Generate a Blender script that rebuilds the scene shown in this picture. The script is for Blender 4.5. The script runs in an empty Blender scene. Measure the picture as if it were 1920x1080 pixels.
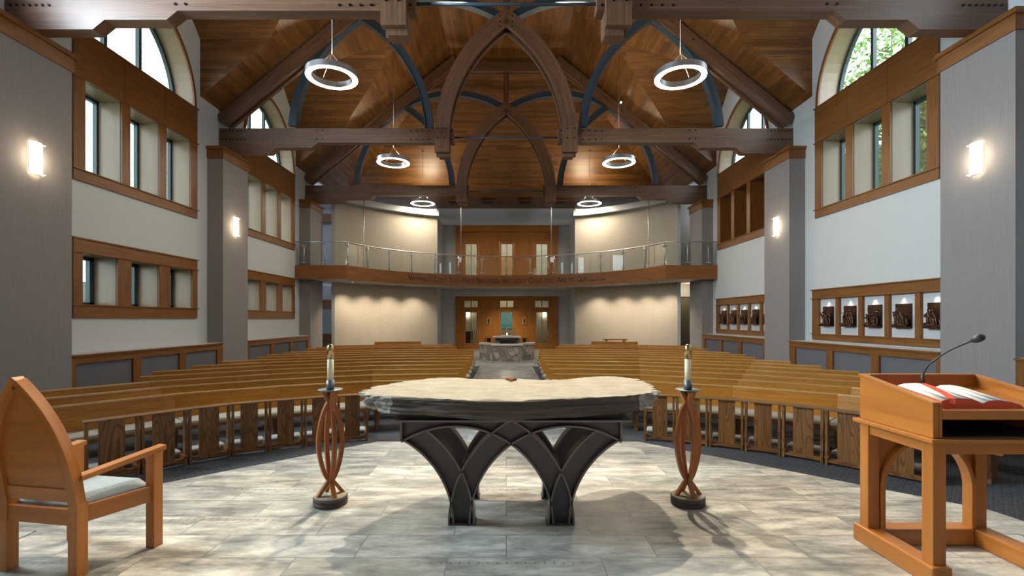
import bpy, bmesh, math, random
from mathutils import Vector, Matrix, noise
random.seed(7)
PI = math.pi
SC = bpy.context.scene
COL = SC.collection

# ------------------------------------------------------------ camera, world, exposure
cam_d = bpy.data.cameras.new('camera'); cam = bpy.data.objects.new('camera', cam_d); COL.objects.link(cam)
cam.location = (0, 0, 1.6); cam.rotation_euler = (PI/2, 0, 0)
cam_d.lens = 17.0; cam_d.sensor_width = 36.0; cam_d.shift_x = 11/1920; cam_d.shift_y = 58/1920
cam_d.clip_start = 0.05; cam_d.clip_end = 300
SC.camera = cam
SC.view_settings.view_transform = 'Standard'; SC.view_settings.look = 'None'
SC.view_settings.gamma = 1; SC.view_settings.use_curve_mapping = False
SC.view_settings.exposure = 0.32
SC.cycles.max_bounces = 8; SC.cycles.diffuse_bounces = 5; SC.cycles.glossy_bounces = 3
SC.cycles.transparent_max_bounces = 12; SC.cycles.sample_clamp_indirect = 4.0
SC.cycles.use_denoising = True
SC.cycles.caustics_reflective = False; SC.cycles.caustics_refractive = False
w = bpy.data.worlds.new('overcast_sky'); SC.world = w; w.use_nodes = True
bg = w.node_tree.nodes['Background']; bg.inputs[0].default_value = (0.86, 0.93, 1.0, 1); bg.inputs[1].default_value = 6.0

def lamp(name, kind, loc, energy, color, size=0.1, size_y=None, aim=None, spot=None, blend=0.6):
    d = bpy.data.lights.new(name, kind); d.energy = energy; d.color = color
    if kind == 'AREA':
        d.size = size
        if size_y: d.shape = 'RECTANGLE'; d.size_y = size_y
    else:
        d.shadow_soft_size = size
    if kind == 'SPOT': d.spot_size = math.radians(spot); d.spot_blend = blend
    o = bpy.data.objects.new(name, d); COL.objects.link(o); o.location = loc
    if aim is not None:
        o.rotation_euler = (Vector(aim)-Vector(loc)).to_track_quat('-Z', 'Y').to_euler()
    return o
# area lamps added outside the unseen sanctuary windows to boost the daylight
DAY = (0.74, 0.87, 1.0)
WARM = (1.0, 0.80, 0.55)
lamp('daylight_window', 'AREA', (-10.15, 5.76, 6.9), 4300, DAY, 3.4, 3.6, aim=(4, 8.5, 3.0))
lamp('daylight_window', 'AREA', (-10.15, -1.0, 6.9), 220, DAY, 3.4, 3.6, aim=(5, 4, 2.0))
lamp('daylight_window', 'AREA', (10.15, 5.76, 6.9), 40, DAY, 3.4, 3.6, aim=(0, 5.76, 3.0))
for sx, zc in ((-1, 12.56), (1, 12.56), (-1, 19.33), (1, 19.33), (-1, -1.0), (1, -1.0)):      # light portals in the real window openings
    p_ = lamp('window_portal', 'AREA', (sx*10.06, zc, 7.6), 1, DAY, 4.0, 5.6, aim=(0, zc, 7.6)); p_.data.cycles.is_portal = True
p_ = lamp('window_portal', 'AREA', (-10.06, 12.56, 2.5), 1, DAY, 4.0, 1.2, aim=(0, 12.56, 2.5)); p_.data.cycles.is_portal = True
# stage spots clamped on the first two trusses, aimed at the sanctuary
for sx, sy, e, tgt in ((-3.4, 9.5, 420, (-0.9, 3.6, 0)), (3.4, 9.5, 420, (1.0, 3.6, 0)),
                       (-1.2, 9.5, 260, (0.2, 3.4, 0.6)), (1.4, 9.5, 260, (0.2, 3.4, 0.6)), (5.6, 9.6, 480, (-2.6, 2.9, 0)), (-5.0, 9.6, 420, (3.2, 3.0, 0.8))):
    lamp('stage_spot_light', 'SPOT', (sx, sy, 8.3), e*9.0, (1.0, 0.88, 0.70), 0.05, aim=tgt, spot=52, blend=0.8)

# ------------------------------------------------------------ mesh helpers
class MB:
    def __init__(s): s.v = []; s.f = []; s.uv = []; s.sm = []; s.mi = []
    def add(s, vs, fs, g=(1, 0, 0), smooth=False, mi=0):
        o = len(s.v); vs = [Vector(p) for p in vs]; s.v += vs; g = Vector(g).normalized()
        ru, rv = random.random()*50, random.random()*50
        for f in fs:
            s.f.append([o+i for i in f]); s.sm.append(smooth); s.mi.append(mi)
            n = Vector((0, 0, 0)); P = [vs[i] for i in f]
            for a, b in zip(P, P[1:]+P[:1]): n += a.cross(b)
            if n.length < 1e-12: n = Vector((0, 0, 1))
            n.normalize()
            gg = g
            if abs(n.dot(g)) > 0.9:
                gg = Vector((0, 0, 1)) if abs(n.z) < 0.9 else Vector((0, 1, 0))
            wv = n.cross(gg).normalized()
            s.uv.append([(p.dot(gg)+ru, p.dot(wv)+rv) for p in P])
        return s
    def box(s, c, d, g=None, M=None, **k):
        if g is None:
            i = max(range(3), key=lambda q: d[q]); g = [0, 0, 0]; g[i] = 1
        x, y, z = c; a, b, e = d[0]/2, d[1]/2, d[2]/2
        vs = [Vector((x+i*a, y+j*b, z+l*e)) for l in (-1, 1) for j in (-1, 1) for i in (-1, 1)]
        if M is not None:
            vs = [M @ p for p in vs]; g = (M.to_3x3() @ Vector(g))
        return s.add(vs, [(0, 2, 3, 1), (4, 5, 7, 6), (0, 1, 5, 4), (2, 6, 7, 3), (0, 4, 6, 2), (1, 3, 7, 5)], g, **k)
    def span(s, a, b, **k):
        return s.box([(a[i]+b[i])/2 for i in range(3)], [abs(b[i]-a[i]) for i in range(3)], **k)
    def prism(s, poly, fn, w0, w1, g=(1, 0, 0), **k):
        n = len(poly); vs = [fn(u, v, w0) for u, v in poly]+[fn(u, v, w1) for u, v in poly]
        fs = [tuple(range(n))[::-1], tuple(range(n, 2*n))]+[(i, (i+1) % n, n+(i+1) % n, n+i) for i in range(n)]
        return s.add(vs, fs, g, **k)
    def sweep(s, pts, b, wd, dp, closed=False, smooth=False, caps=True):
        """rectangular section wd (in plane) x dp (along b) swept along pts lying in a plane with normal b"""
        b = Vector(b).normalized(); pts = [Vector(p) for p in pts]; n = len(pts); o = len(s.v)
        L = 0; Ls = []
        for i, p in enumerate(pts):
            if i: L += (p-pts[i-1]).length
            Ls.append(L)
            if closed: t = pts[(i+1) % n]-pts[i-1]
            else: t = pts[min(i+1, n-1)]-pts[max(i-1, 0)]
            t.normalize(); q = b.cross(t).normalized()
            wi = wd[i] if isinstance(wd, (list, tuple)) else wd
            for (k1, k2) in ((-1, -1), (1, -1), (1, 1), (-1, 1)):
                s.v.append(p+q*(k1*wi/2)+b*(k2*dp/2))
        ru, rv = random.random()*50, random.random()*50
        w0 = wd[0] if isinstance(wd, (list, tuple)) else wd
        per = [0, w0, w0+dp, 2*w0+dp, 2*w0+2*dp]
        for i in range(n if closed else n-1):
            j = (i+1) % n; uj = Ls[j] if j else L+(pts[0]-pts[-1]).length
            for k in range(4):
                k2 = (k+1) % 4
                s.f.append([o+4*i+k, o+4*i+k2, o+4*j+k2, o+4*j+k]); s.sm.append(smooth); s.mi.append(0)
                s.uv.append([(Ls[i]+ru, per[k]+rv), (Ls[i]+ru, per[k+1]+rv), (uj+ru, per[k+1]+rv), (uj+ru, per[k]+rv)])
        if caps and not closed:
            for base, od in ((o, (3, 2, 1, 0)), (o+4*(n-1), (0, 1, 2, 3))):
                s.f.append([base+k for k in od]); s.sm.append(False); s.mi.append(0); s.uv.append([(0, 0), (0, .1), (.1, .1), (.1, 0)])
        return s
    def tube(s, pts, r, seg=10, closed=False, smooth=True):
        pts = [Vector(p) for p in pts]; n = len(pts); o = len(s.v); prev = None
        for i, p in enumerate(pts):
            t = (pts[(i+1) % n]-pts[i-1]) if closed else (pts[min(i+1, n-1)]-pts[max(i-1, 0)])
            t.normalize()
            if prev is None:
                a = Vector((0, 0, 1)) if abs(t.z) < 0.9 else Vector((1, 0, 0)); q = t.cross(a).normalized()
            else:
                q = (prev-t*prev.dot(t)).normalized()
            prev = q; e = t.cross(q); ri = r[i] if isinstance(r, (list, tuple)) else r
            for k in range(seg):
                an = 2*PI*k/seg; s.v.append(p+(q*math.cos(an)+e*math.sin(an))*ri)
        for i in range(n if closed else n-1):
            j = (i+1) % n
            for k in range(seg):
                k2 = (k+1) % seg
                s.f.append([o+seg*i+k, o+seg*i+k2, o+seg*j+k2, o+seg*j+k]); s.sm.append(smooth); s.mi.append(0); s.uv.append([(0, 0), (0, .1), (.1, .1), (.1, 0)])
        if not closed:
            for base, od in ((o, range(seg-1, -1, -1)), (o+seg*(n-1), range(seg))):
                s.f.append([base+k for k in od]); s.sm.append(False); s.mi.append(0); s.uv.append([(0, 0)]*seg)
        return s
    def cyl(s, a, b, r, seg=16, r2=None):
        return s.tube([a, b], [r, r if r2 is None else r2], seg)
    def lathe(s, prof, c, seg=32, smooth=True):
        o = len(s.v); n = len(prof); c = Vector(c)
        for r, z in prof:
            for k in range(seg):
                an = 2*PI*k/seg; s.v.append(c+Vector((r*math.cos(an), r*math.sin(an), z)))
        for i in range(n-1):
            for k in range(seg):
                k2 = (k+1) % seg
                s.f.append([o+seg*i+k, o+seg*i+k2, o+seg*(i+1)+k2, o+seg*(i+1)+k]); s.sm.append(smooth); s.mi.append(0)
                s.uv.append([(k/seg, prof[i][1]), ((k+1)/seg, prof[i][1]), ((k+1)/seg, prof[i+1][1]), (k/seg, prof[i+1][1])])
        for base, od, r in ((o, range(seg-1, -1, -1), prof[0][0]), (o+seg*(n-1), range(seg), prof[-1][0])):
            if r > 1e-5:
                s.f.append([base+k for k in od]); s.sm.append(False); s.mi.append(0); s.uv.append([(0, 0)]*seg)
        return s
    def sphere(s, c, r, seg=12, sc=(1, 1, 1)):
        c = Vector(c); o = len(s.v); R = seg//2
        for i in range(R+1):
            th = PI*i/R
            for k in range(seg):
                an = 2*PI*k/seg
                s.v.append(c+Vector((r*sc[0]*math.sin(th)*math.cos(an), r*sc[1]*math.sin(th)*math.sin(an), r*sc[2]*math.cos(th))))
        for i in range(R):
            for k in range(seg):
                k2 = (k+1) % seg
                s.f.append([o+seg*i+k, o+seg*(i+1)+k, o+seg*(i+1)+k2, o+seg*i+k2]); s.sm.append(True); s.mi.append(0); s.uv.append([(0, 0), (0, .1), (.1, .1), (.1, 0)])
        return s

def origin_of(o):
    v = Vector((0, 0, 0))
    while o is not None:
        v += o.location; o = o.parent
    return v
def obj(name, mb, mat, parent=None, local=False, bevel=0, solid=0, label=None):
    me = bpy.data.meshes.new(name)
    org = Vector((0, 0, 0)) if (local or parent is None) else origin_of(parent)
    loc = Vector((0, 0, 0))
    if parent is None and not local and mb.v:      # a thing that is one mesh: origin at its base
        lo = Vector([min(p[i] for p in mb.v) for i in range(3)]); hi = Vector([max(p[i] for p in mb.v) for i in range(3)])
        loc = Vector(((lo.x+hi.x)/2, (lo.y+hi.y)/2, lo.z)); org = loc
    me.from_pydata([tuple(p-org) for p in mb.v], [], mb.f)
    uvl = me.uv_layers.new(name='UVMap'); i = 0
    flat = []
    for fu in mb.uv:
        for u in fu: flat += [u[0], u[1]]
    uvl.data.foreach_set('uv', flat)
    me.polygons.foreach_set('use_smooth', mb.sm); me.polygons.foreach_set('material_index', mb.mi)
    for m in (mat if isinstance(mat, (list, tuple)) else [mat]): me.materials.append(m)
    me.update()
    o = bpy.data.objects.new(name, me); COL.objects.link(o)
    if parent is not None: o.parent = parent
    else: o.location = loc
    if solid:
        md = o.modifiers.new('thickness', 'SOLIDIFY'); md.thickness = solid; md.offset = 0
    if bevel:
        md = o.modifiers.new('rounding', 'BEVEL'); md.width = bevel; md.segments = 2; md.limit_method = 'ANGLE'; md.angle_limit = 0.6
    if label: o['label'] = label
    return o
def tag(o, label, cat, group=None, kind=None):
    if label: o['label'] = label
    if cat: o['category'] = cat
    if group: o['group'] = group
    if kind: o['kind'] = kind
    return o
def thing(name, label, cat, loc=(0, 0, 0), rz=0, group=None):
    o = bpy.data.objects.new(name, None); COL.objects.link(o); o.empty_display_size = 0.2
    o.location = loc; o.rotation_euler = (0, 0, rz)
    return tag(o, label, cat, group)
def struct(name, mb, mat, parent=None, **k):
    o = obj(name, mb, mat, parent, **k)
    if parent is None: o['kind'] = 'structure'
    return o
def dup(root, loc=None, rz=None, label=None, group=None):
    r = root.copy(); COL.objects.link(r)
    if loc is not None: r.location = loc
    if rz is not None: r.rotation_euler = (0, 0, rz)
    if label: r['label'] = label
    if group: r['group'] = group
    for ch in list(root.children):
        c = ch.copy(); COL.objects.link(c); c.parent = r
        for g in list(ch.children):
            d = g.copy(); COL.objects.link(d); d.parent = c
    return r

# ------------------------------------------------------------ materials
def newmat(name):
    m = bpy.data.materials.new(name); m.use_nodes = True
    nt = m.node_tree; return m, nt, nt.nodes['Principled BSDF']
def N(nt, t, **k):
    n = nt.nodes.new(t)
    for a, b in k.items(): setattr(n, a, b)
    return n
def link(nt, a, b): nt.links.new(a, b)
def mathn(nt, op, a, b=None, clamp=False):
    n = N(nt, 'ShaderNodeMath', operation=op); n.use_clamp = clamp
    for i, x in enumerate((a, b)):
        if x is None: continue
        if hasattr(x, 'links'): link(nt, x, n.inputs[i])
        else: n.inputs[i].default_value = x
    return n.outputs[0]
def mixc(nt, f, a, b, mode='MIX'):
    n = N(nt, 'ShaderNodeMix', data_type='RGBA', blend_type=mode)
    for i, x in ((0, f), (6, a), (7, b)):
        if hasattr(x, 'links'): link(nt, x, n.inputs[i])
        else: n.inputs[i].default_value = x if i == 0 else (*x, 1)[:4]
    return n.outputs[2]
def plain(name, c, rough=0.6, metal=0, noise_amt=0.0, nscale=8, bump=0, emit=None, estr=0, spec=0.5, coord='Object'):
    m, nt, p = newmat(name)
    p.inputs['Base Color'].default_value = (*c, 1); p.inputs['Roughness'].default_value = rough
    p.inputs['Metallic'].default_value = metal; p.inputs['Specular IOR Level'].default_value = spec
    tc = N(nt, 'ShaderNodeTexCoord')
    nz = N(nt, 'ShaderNodeTexNoise'); nz.inputs['Scale'].default_value = nscale; nz.inputs['Detail'].default_value = 4
    link(nt, tc.outputs[coord], nz.inputs['Vector'])
    if noise_amt:
        col = mixc(nt, nz.outputs['Fac'], [x*(1-noise_amt) for x in c], [min(1, x*(1+noise_amt)) for x in c])
        link(nt, col, p.inputs['Base Color'])
    if bump:
        b = N(nt, 'ShaderNodeBump'); b.inputs['Strength'].default_value = bump; b.inputs['Distance'].default_value = 0.02
        link(nt, nz.outputs['Fac'], b.inputs['Height']); link(nt, b.outputs[0], p.inputs['Normal'])
    if emit:
        p.inputs['Emission Color'].default_value = (*emit, 1); p.inputs['Emission Strength'].default_value = estr
    return m
def wood(name, dark, light, rough=0.4, plank=None, su=1.3, sv=26, var=0.35, spec=0.5, figure=0.0):
    m, nt, p = newmat(name)
    uv = N(nt, 'ShaderNodeUVMap'); sep = N(nt, 'ShaderNodeSeparateXYZ'); link(nt, uv.outputs[0], sep.inputs[0])
    u, v = sep.outputs[0], sep.outputs[1]
    def nz(scu, scv, det, extra=None):
        c = N(nt, 'ShaderNodeCombineXYZ'); link(nt, mathn(nt, 'MULTIPLY', u, scu), c.inputs[0]); link(nt, mathn(nt, 'MULTIPLY', v, scv), c.inputs[1])
        if extra is not None: link(nt, extra, c.inputs[2])
        t = N(nt, 'ShaderNodeTexNoise'); t.inputs['Scale'].default_value = 1; t.inputs['Detail'].default_value = det
        link(nt, c.outputs[0], t.inputs['Vector']); return t.outputs['Fac']
    rnd = None
    if plank:
        wd, ln = plank
        row = mathn(nt, 'FLOOR', mathn(nt, 'DIVIDE', v, wd))
        wn = N(nt, 'ShaderNodeTexWhiteNoise', noise_dimensions='1D'); link(nt, row, wn.inputs['W'])
        col_ = mathn(nt, 'FLOOR', mathn(nt, 'ADD', mathn(nt, 'DIVIDE', u, ln), mathn(nt, 'MULTIPLY', wn.outputs['Value'], 7.0)))
        cc = N(nt, 'ShaderNodeCombineXYZ'); link(nt, row, cc.inputs[0]); link(nt, col_, cc.inputs[1])
        wn2 = N(nt, 'ShaderNodeTexWhiteNoise', noise_dimensions='2D'); link(nt, cc.outputs[0], wn2.inputs['Vector'])
        rnd = wn2.outputs['Value']
        ex = mathn(nt, 'MULTIPLY', rnd, 40)
        fine = nz(su, sv, 4, ex)
    else:
        fine = nz(su, sv, 4)
    broad = nz(su*0.45, sv*0.18, 2)
    mr = N(nt, 'ShaderNodeMapRange'); link(nt, fine, mr.inputs[0]); mr.inputs[1].default_value = 0.28; mr.inputs[2].default_value = 0.72
    f = mathn(nt, 'ADD', mathn(nt, 'MULTIPLY', mr.outputs[0], 0.6), mathn(nt, 'MULTIPLY', broad, 0.4), clamp=True)
    if figure:
        # cathedral grain: contour bands of a stretched noise field
        fld = nz(0.9, 5.5, 1)
        bands = mathn(nt, 'PINGPONG', mathn(nt, 'MULTIPLY', fld, 14.0), 0.5)
        f = mathn(nt, 'SUBTRACT', mathn(nt, 'MULTIPLY', f, 1.0), mathn(nt, 'MULTIPLY', mathn(nt, 'LESS_THAN', bands, 0.16), figure), clamp=True)
    c = mixc(nt, f, dark, light)
    if plank:
        k = mathn(nt, 'ADD', mathn(nt, 'MULTIPLY', rnd, var*1.4), 1-var*0.7)
        cb = N(nt, 'ShaderNodeCombineXYZ')
        for i in range(3): link(nt, k, cb.inputs[i])
        c = mixc(nt, 1.0, c, cb.outputs[0], 'MULTIPLY')
        fr = mathn(nt, 'FRACT', mathn(nt, 'DIVIDE', v, wd))
        gap = mathn(nt, 'LESS_THAN', fr, 0.035)
        c = mixc(nt, mathn(nt, 'MULTIPLY', gap, 0.6), c, [x*0.25 for x in dark])
    link(nt, c, p.inputs['Base Color']); p.inputs['Specular IOR Level'].default_value = spec
    rr = mathn(nt, 'ADD', mathn(nt, 'MULTIPLY', fine, 0.15), rough-0.07); link(nt, rr, p.inputs['Roughness'])
    b = N(nt, 'ShaderNodeBump'); b.inputs['Strength'].default_value = 0.12; b.inputs['Distance'].default_value = 0.004
    link(nt, fine, b.inputs['Height']); link(nt, b.outputs[0], p.inputs['Normal'])
    return m
def emissive(name, c, s):
    return plain(name, (0.8, 0.8, 0.8), emit=c, estr=s)
def glass(name, tint=(0.93, 0.98, 0.96), refl=0.12, rough=0.0):
    m = bpy.data.materials.new(name); m.use_nodes = True; nt = m.node_tree; nt.nodes.clear()
    o = N(nt, 'ShaderNodeOutputMaterial'); t = N(nt, 'ShaderNodeBsdfTransparent'); t.inputs[0].default_value = (*tint, 1)
    g = N(nt, 'ShaderNodeBsdfGlossy'); g.inputs['Roughness'].default_value = rough; g.inputs[0].default_value = (1, 1, 1, 1)
    lw = N(nt, 'ShaderNodeLayerWeight'); lw.inputs[0].default_value = 0.25
    f = mathn(nt, 'ADD', mathn(nt, 'MULTIPLY', lw.outputs['Fresnel'], 0.6), refl*0.4, clamp=True)
    mx = N(nt, 'ShaderNodeMixShader'); link(nt, f, mx.inputs[0]); link(nt, t.outputs[0], mx.inputs[1]); link(nt, g.outputs[0], mx.inputs[2])
    link(nt, mx.outputs[0], o.inputs[0]); return m

M = {}
M['ceiling'] = wood('tongue_groove_ceiling', (0.080, 0.030, 0.008), (0.27, 0.118, 0.030), 0.36, plank=(0.13, 2.6), var=0.45)
M['timber'] = wood('laminated_timber', (0.075, 0.036, 0.020), (0.21, 0.115, 0.068), 0.42, plank=(0.045, 4.0), var=0.22, su=1.6, sv=40)
M['trim'] = wood('stained_trim_wood', (0.11, 0.038, 0.009), (0.29, 0.120, 0.030), 0.38)
M['doorwood'] = wood('door_wood', (0.25, 0.090, 0.018), (0.55, 0.235, 0.050), 0.45, spec=0.25)
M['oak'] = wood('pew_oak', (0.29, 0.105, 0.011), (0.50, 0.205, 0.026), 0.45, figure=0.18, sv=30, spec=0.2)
M['oak_edge'] = wood('pew_top_edge', (0.38, 0.19, 0.05), (0.52, 0.28, 0.085), 0.25, sv=30)  # paler than the pew oak: the edge highlight is put into the colour
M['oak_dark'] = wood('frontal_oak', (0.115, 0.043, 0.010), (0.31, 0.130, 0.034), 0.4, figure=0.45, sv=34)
M['cherry'] = wood('cherry_wood', (0.29, 0.092, 0.014), (0.50, 0.190, 0.036), 0.33, su=0.8, sv=14)
M['fascia'] = wood('balcony_fascia_wood', (0.14, 0.050, 0.014), (0.33, 0.135, 0.040), 0.42, spec=0.3)
M['candlewood'] = wood('candlestick_wood', (0.24, 0.070, 0.015), (0.43, 0.145, 0.035), 0.35, su=1, sv=30)
M['lining'] = wood('window_lining_veneer', (0.29, 0.215, 0.145), (0.37, 0.285, 0.195), 0.3, su=0.6, sv=7)  # tan veneer; sky sheen on the daylit jambs is also put into the colour
M['white'] = plain('white_wall_paint', (0.55, 0.578, 0.60), 0.75, noise_amt=0.02, nscale=1.5)
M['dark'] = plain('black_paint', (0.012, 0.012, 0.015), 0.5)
M['steelblue'] = plain('blue_grey_painted_steel', (0.045, 0.075, 0.105), 0.35, 0.3, noise_amt=0.1, nscale=3)
M['bronze_steel'] = plain('patinated_steel', (0.092, 0.080, 0.084), 0.42, 0.5, noise_amt=0.12, nscale=5)
M['flange'] = plain('worn_steel_edge', (0.17, 0.145, 0.140), 0.42, 0.5, noise_amt=0.12, nscale=5)  # same steel made paler: light caught by the flanges is painted in
M['metal'] = plain('brushed_metal', (0.55, 0.57, 0.60), 0.35, 0.9, noise_amt=0.05)
M['bolt'] = plain('black_bolt', (0.02, 0.02, 0.025), 0.3, 0.8)
M['brass'] = plain('brass', (0.50, 0.38, 0.19), 0.25, 1.0)
M['wax'] = plain('candle_wax', (0.74, 0.66, 0.48), 0.5)
M['pewter'] = plain('grey_pewter', (0.17, 0.20, 0.21), 0.45, 0.7)
M['frame'] = plain('teal_window_frame', (0.030, 0.055, 0.055), 0.4, 0.2)
M['glass'] = glass('clear_glass'); M['railglass'] = glass('railing_glass', (0.955, 0.98, 0.975), 0.03)
M['mic'] = plain('microphone_black', (0.015, 0.015, 0.017), 0.5)
M['chairfab'] = plain('pale_blue_seat_fabric', (0.36, 0.42, 0.44), 0.9, noise_amt=0.25, nscale=90, bump=0.3)
M['cushion'] = plain('beige_pew_cushion', (0.38, 0.33, 0.25), 0.9, noise_amt=0.1, nscale=60)
M['pad'] = plain('kneeler_pad_vinyl', (0.45, 0.45, 0.42), 0.6, noise_amt=0.08, nscale=30)
M['cushend'] = plain('grey_cushion_end', (0.16, 0.17, 0.18), 0.85)
M['bronze'] = plain('bronze', (0.085, 0.042, 0.025), 0.33, 0.75, noise_amt=0.5, nscale=30, bump=0.5)
def fabric_wall(name, c, seam=None):
    m, nt, p = newmat(name); uv = N(nt, 'ShaderNodeUVMap'); mp = N(nt, 'ShaderNodeMapping'); mp.inputs['Scale'].default_value = (0.6, 9, 1)
    link(nt, uv.outputs[0], mp.inputs[0]); nz = N(nt, 'ShaderNodeTexNoise'); nz.inputs['Scale'].default_value = 3; nz.inputs['Detail'].default_value = 6
    link(nt, mp.outputs[0], nz.inputs['Vector'])
    col = mixc(nt, nz.outputs['Fac'], [x*0.86 for x in c], [x*1.12 for x in c])
    if seam:
        br = N(nt, 'ShaderNodeTexBrick'); br.offset = 0; br.inputs['Scale'].default_value = 1; br.inputs['Mortar Size'].default_value = 0.006
        br.inputs['Brick Width'].default_value = seam[0]; br.inputs['Row Height'].default_value = seam[1]; br.inputs['Bias'].default_value = 0
        link(nt, uv.outputs[0], br.inputs['Vector'])
        col = mixc(nt, mathn(nt, 'MULTIPLY', br.outputs['Fac'], 0.35), col, [x*0.4 for x in c])
    link(nt, col, p.inputs['Base Color']); p.inputs['Roughness'].default_value = 0.85
    return m
M['pier'] = fabric_wall('woven_wall_covering', (0.25, 0.232, 0.235))
M['panel'] = fabric_wall('acoustic_panel_fabric', (0.40, 0.36, 0.305), (1.22, 3.05))
M['wains'] = fabric_wall('grey_panel_fabric', (0.13, 0.13, 0.145))
M['olive'] = plain('olive_wall_paint', (0.22, 0.20, 0.14), 0.8)
def stone_floor(name, bw, bh, base, accents=True):
    m, nt, p = newmat(name); tc = N(nt, 'ShaderNodeTexCoord')
    geo = tc.outputs['Object']
    br = N(nt, 'ShaderNodeTexBrick'); br.offset = 0.38; br.squash = 1.0
    br.inputs['Scale'].default_value = 1; br.inputs['Brick Width'].default_value = bw; br.inputs['Row Height'].default_value = bh
    br.inputs['Mortar Size'].default_value = 0.004 if accents else 0.008; br.inputs['Bias'].default_value = 0
    br.inputs['Color1'].default_value = (0, 0, 0, 1); br.inputs['Color2'].default_value = (1, 1, 1, 1); br.inputs['Mortar'].default_value = (0.5, 0.5, 0.5, 1)
    link(nt, geo, br.inputs['Vector'])
    mp = N(nt, 'ShaderNodeMapping'); mp.inputs['Scale'].default_value = (1.1, 3.2, 1); link(nt, geo, mp.inputs[0])
    # offset the cloud pattern per stone
    va = N(nt, 'ShaderNodeVectorMath', operation='MULTIPLY_ADD'); link(nt, br.outputs['Color'], va.inputs[0]); va.inputs[1].default_value = (9, 7, 5); link(nt, mp.outputs[0], va.inputs[2])
    n1 = N(nt, 'ShaderNodeTexNoise'); n1.inputs['Scale'].default_value = 2.3; n1.inputs['Detail'].default_value = 10; n1.inputs['Roughness'].default_value = 0.68; link(nt, va.outputs[0], n1.inputs['Vector'])
    n2 = N(nt, 'ShaderNodeTexNoise'); n2.inputs['Scale'].default_value = 18; n2.inputs['Detail'].default_value = 3; link(nt, geo, n2.inputs['Vector'])
    cr = N(nt, 'ShaderNodeValToRGB'); cr.color_ramp.elements[0].position = 0.36; cr.color_ramp.elements[1].position = 0.64
    cr.color_ramp.elements[0].color = (*[x*0.56 for x in base[0]], 1); cr.color_ramp.elements[1].color = (*base[1], 1)
    e = cr.color_ramp.elements.new(0.5); e.color = (*[(a*0.75+b*0.75)/2*1.1 for a, b in zip(base[0], base[1])], 1)
    link(nt, n1.outputs['Fac'], cr.inputs[0])
    col = mixc(nt, mathn(nt, 'MULTIPLY', n2.outputs['Fac'], 0.25), cr.outputs[0], [x*0.6 for x in base[0]])
    k = mathn(nt, 'ADD', mathn(nt, 'MULTIPLY', br.outputs['Color'], 0.42), 0.76)
    k2 = mathn(nt, 'ADD', mathn(nt, 'MULTIPLY', mathn(nt, 'FRACT', mathn(nt, 'MULTIPLY', br.outputs['Color'], 7.3)), 0.16), 0.0)
    cb = N(nt, 'ShaderNodeCombineXYZ'); link(nt, mathn(nt, 'SUBTRACT', k, mathn(nt, 'MULTIPLY', k2, 0.5)), cb.inputs[0]); link(nt, k, cb.inputs[1]); link(nt, mathn(nt, 'ADD', k, mathn(nt, 'MULTIPLY', k2, 0.3)), cb.inputs[2])
    col = mixc(nt, 1.0, col, cb.outputs[0], 'MULTIPLY')
    col = mixc(nt, mathn(nt, 'MULTIPLY', br.outputs['Fac'], 0.7), col, (0.14, 0.13, 0.12))
    if accents:
        sep = N(nt, 'ShaderNodeSeparateXYZ'); link(nt, geo, sep.inputs[0])
        fy = mathn(nt, 'FRACT', mathn(nt, 'DIVIDE', mathn(nt, 'ADD', sep.outputs[1], 1.79), 0.68))
        strip = mathn(nt, 'LESS_THAN', fy, 0.055)
        fx = mathn(nt, 'FRACT', mathn(nt, 'DIVIDE', sep.outputs[0], 0.062))
        gx = mathn(nt, 'LESS_THAN', fx, 0.16)
        nn = N(nt, 'ShaderNodeTexNoise'); nn.inputs['Scale'].default_value = 0.55; link(nt, geo, nn.inputs['Vector'])
        on = mathn(nt, 'MULTIPLY', strip, mathn(nt, 'GREATER_THAN', nn.outputs['Fac'], 0.5))
        col = mixc(nt, mathn(nt, 'MULTIPLY', on, mathn(nt, 'ADD', mathn(nt, 'MULTIPLY', gx, 0.5), 0.18)), col, (0.12, 0.115, 0.11))
    link(nt, col, p.inputs['Base Color'])
    rr = mathn(nt, 'ADD', mathn(nt, 'MULTIPLY', n1.outputs['Fac'], 0.30), 0.22); link(nt, rr, p.inputs['Roughness'])
    b = N(nt, 'ShaderNodeBump'); b.inputs['Strength'].default_value = 0.25; b.inputs['Distance'].default_value = 0.004; b.invert = True
    link(nt, br.outputs['Fac'], b.inputs['Height']); link(nt, b.outputs[0], p.inputs['Normal'])
    return m
M['stonefloor'] = stone_floor('sanctuary_stone_tiles', 1.02, 0.34, ((0.35, 0.32, 0.28), (0.70, 0.635, 0.53)))
M['aislefloor'] = stone_floor('aisle_slate_tiles', 0.45, 0.45, ((0.27, 0.285, 0.30), (0.62, 0.61, 0.60)), False)
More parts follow.
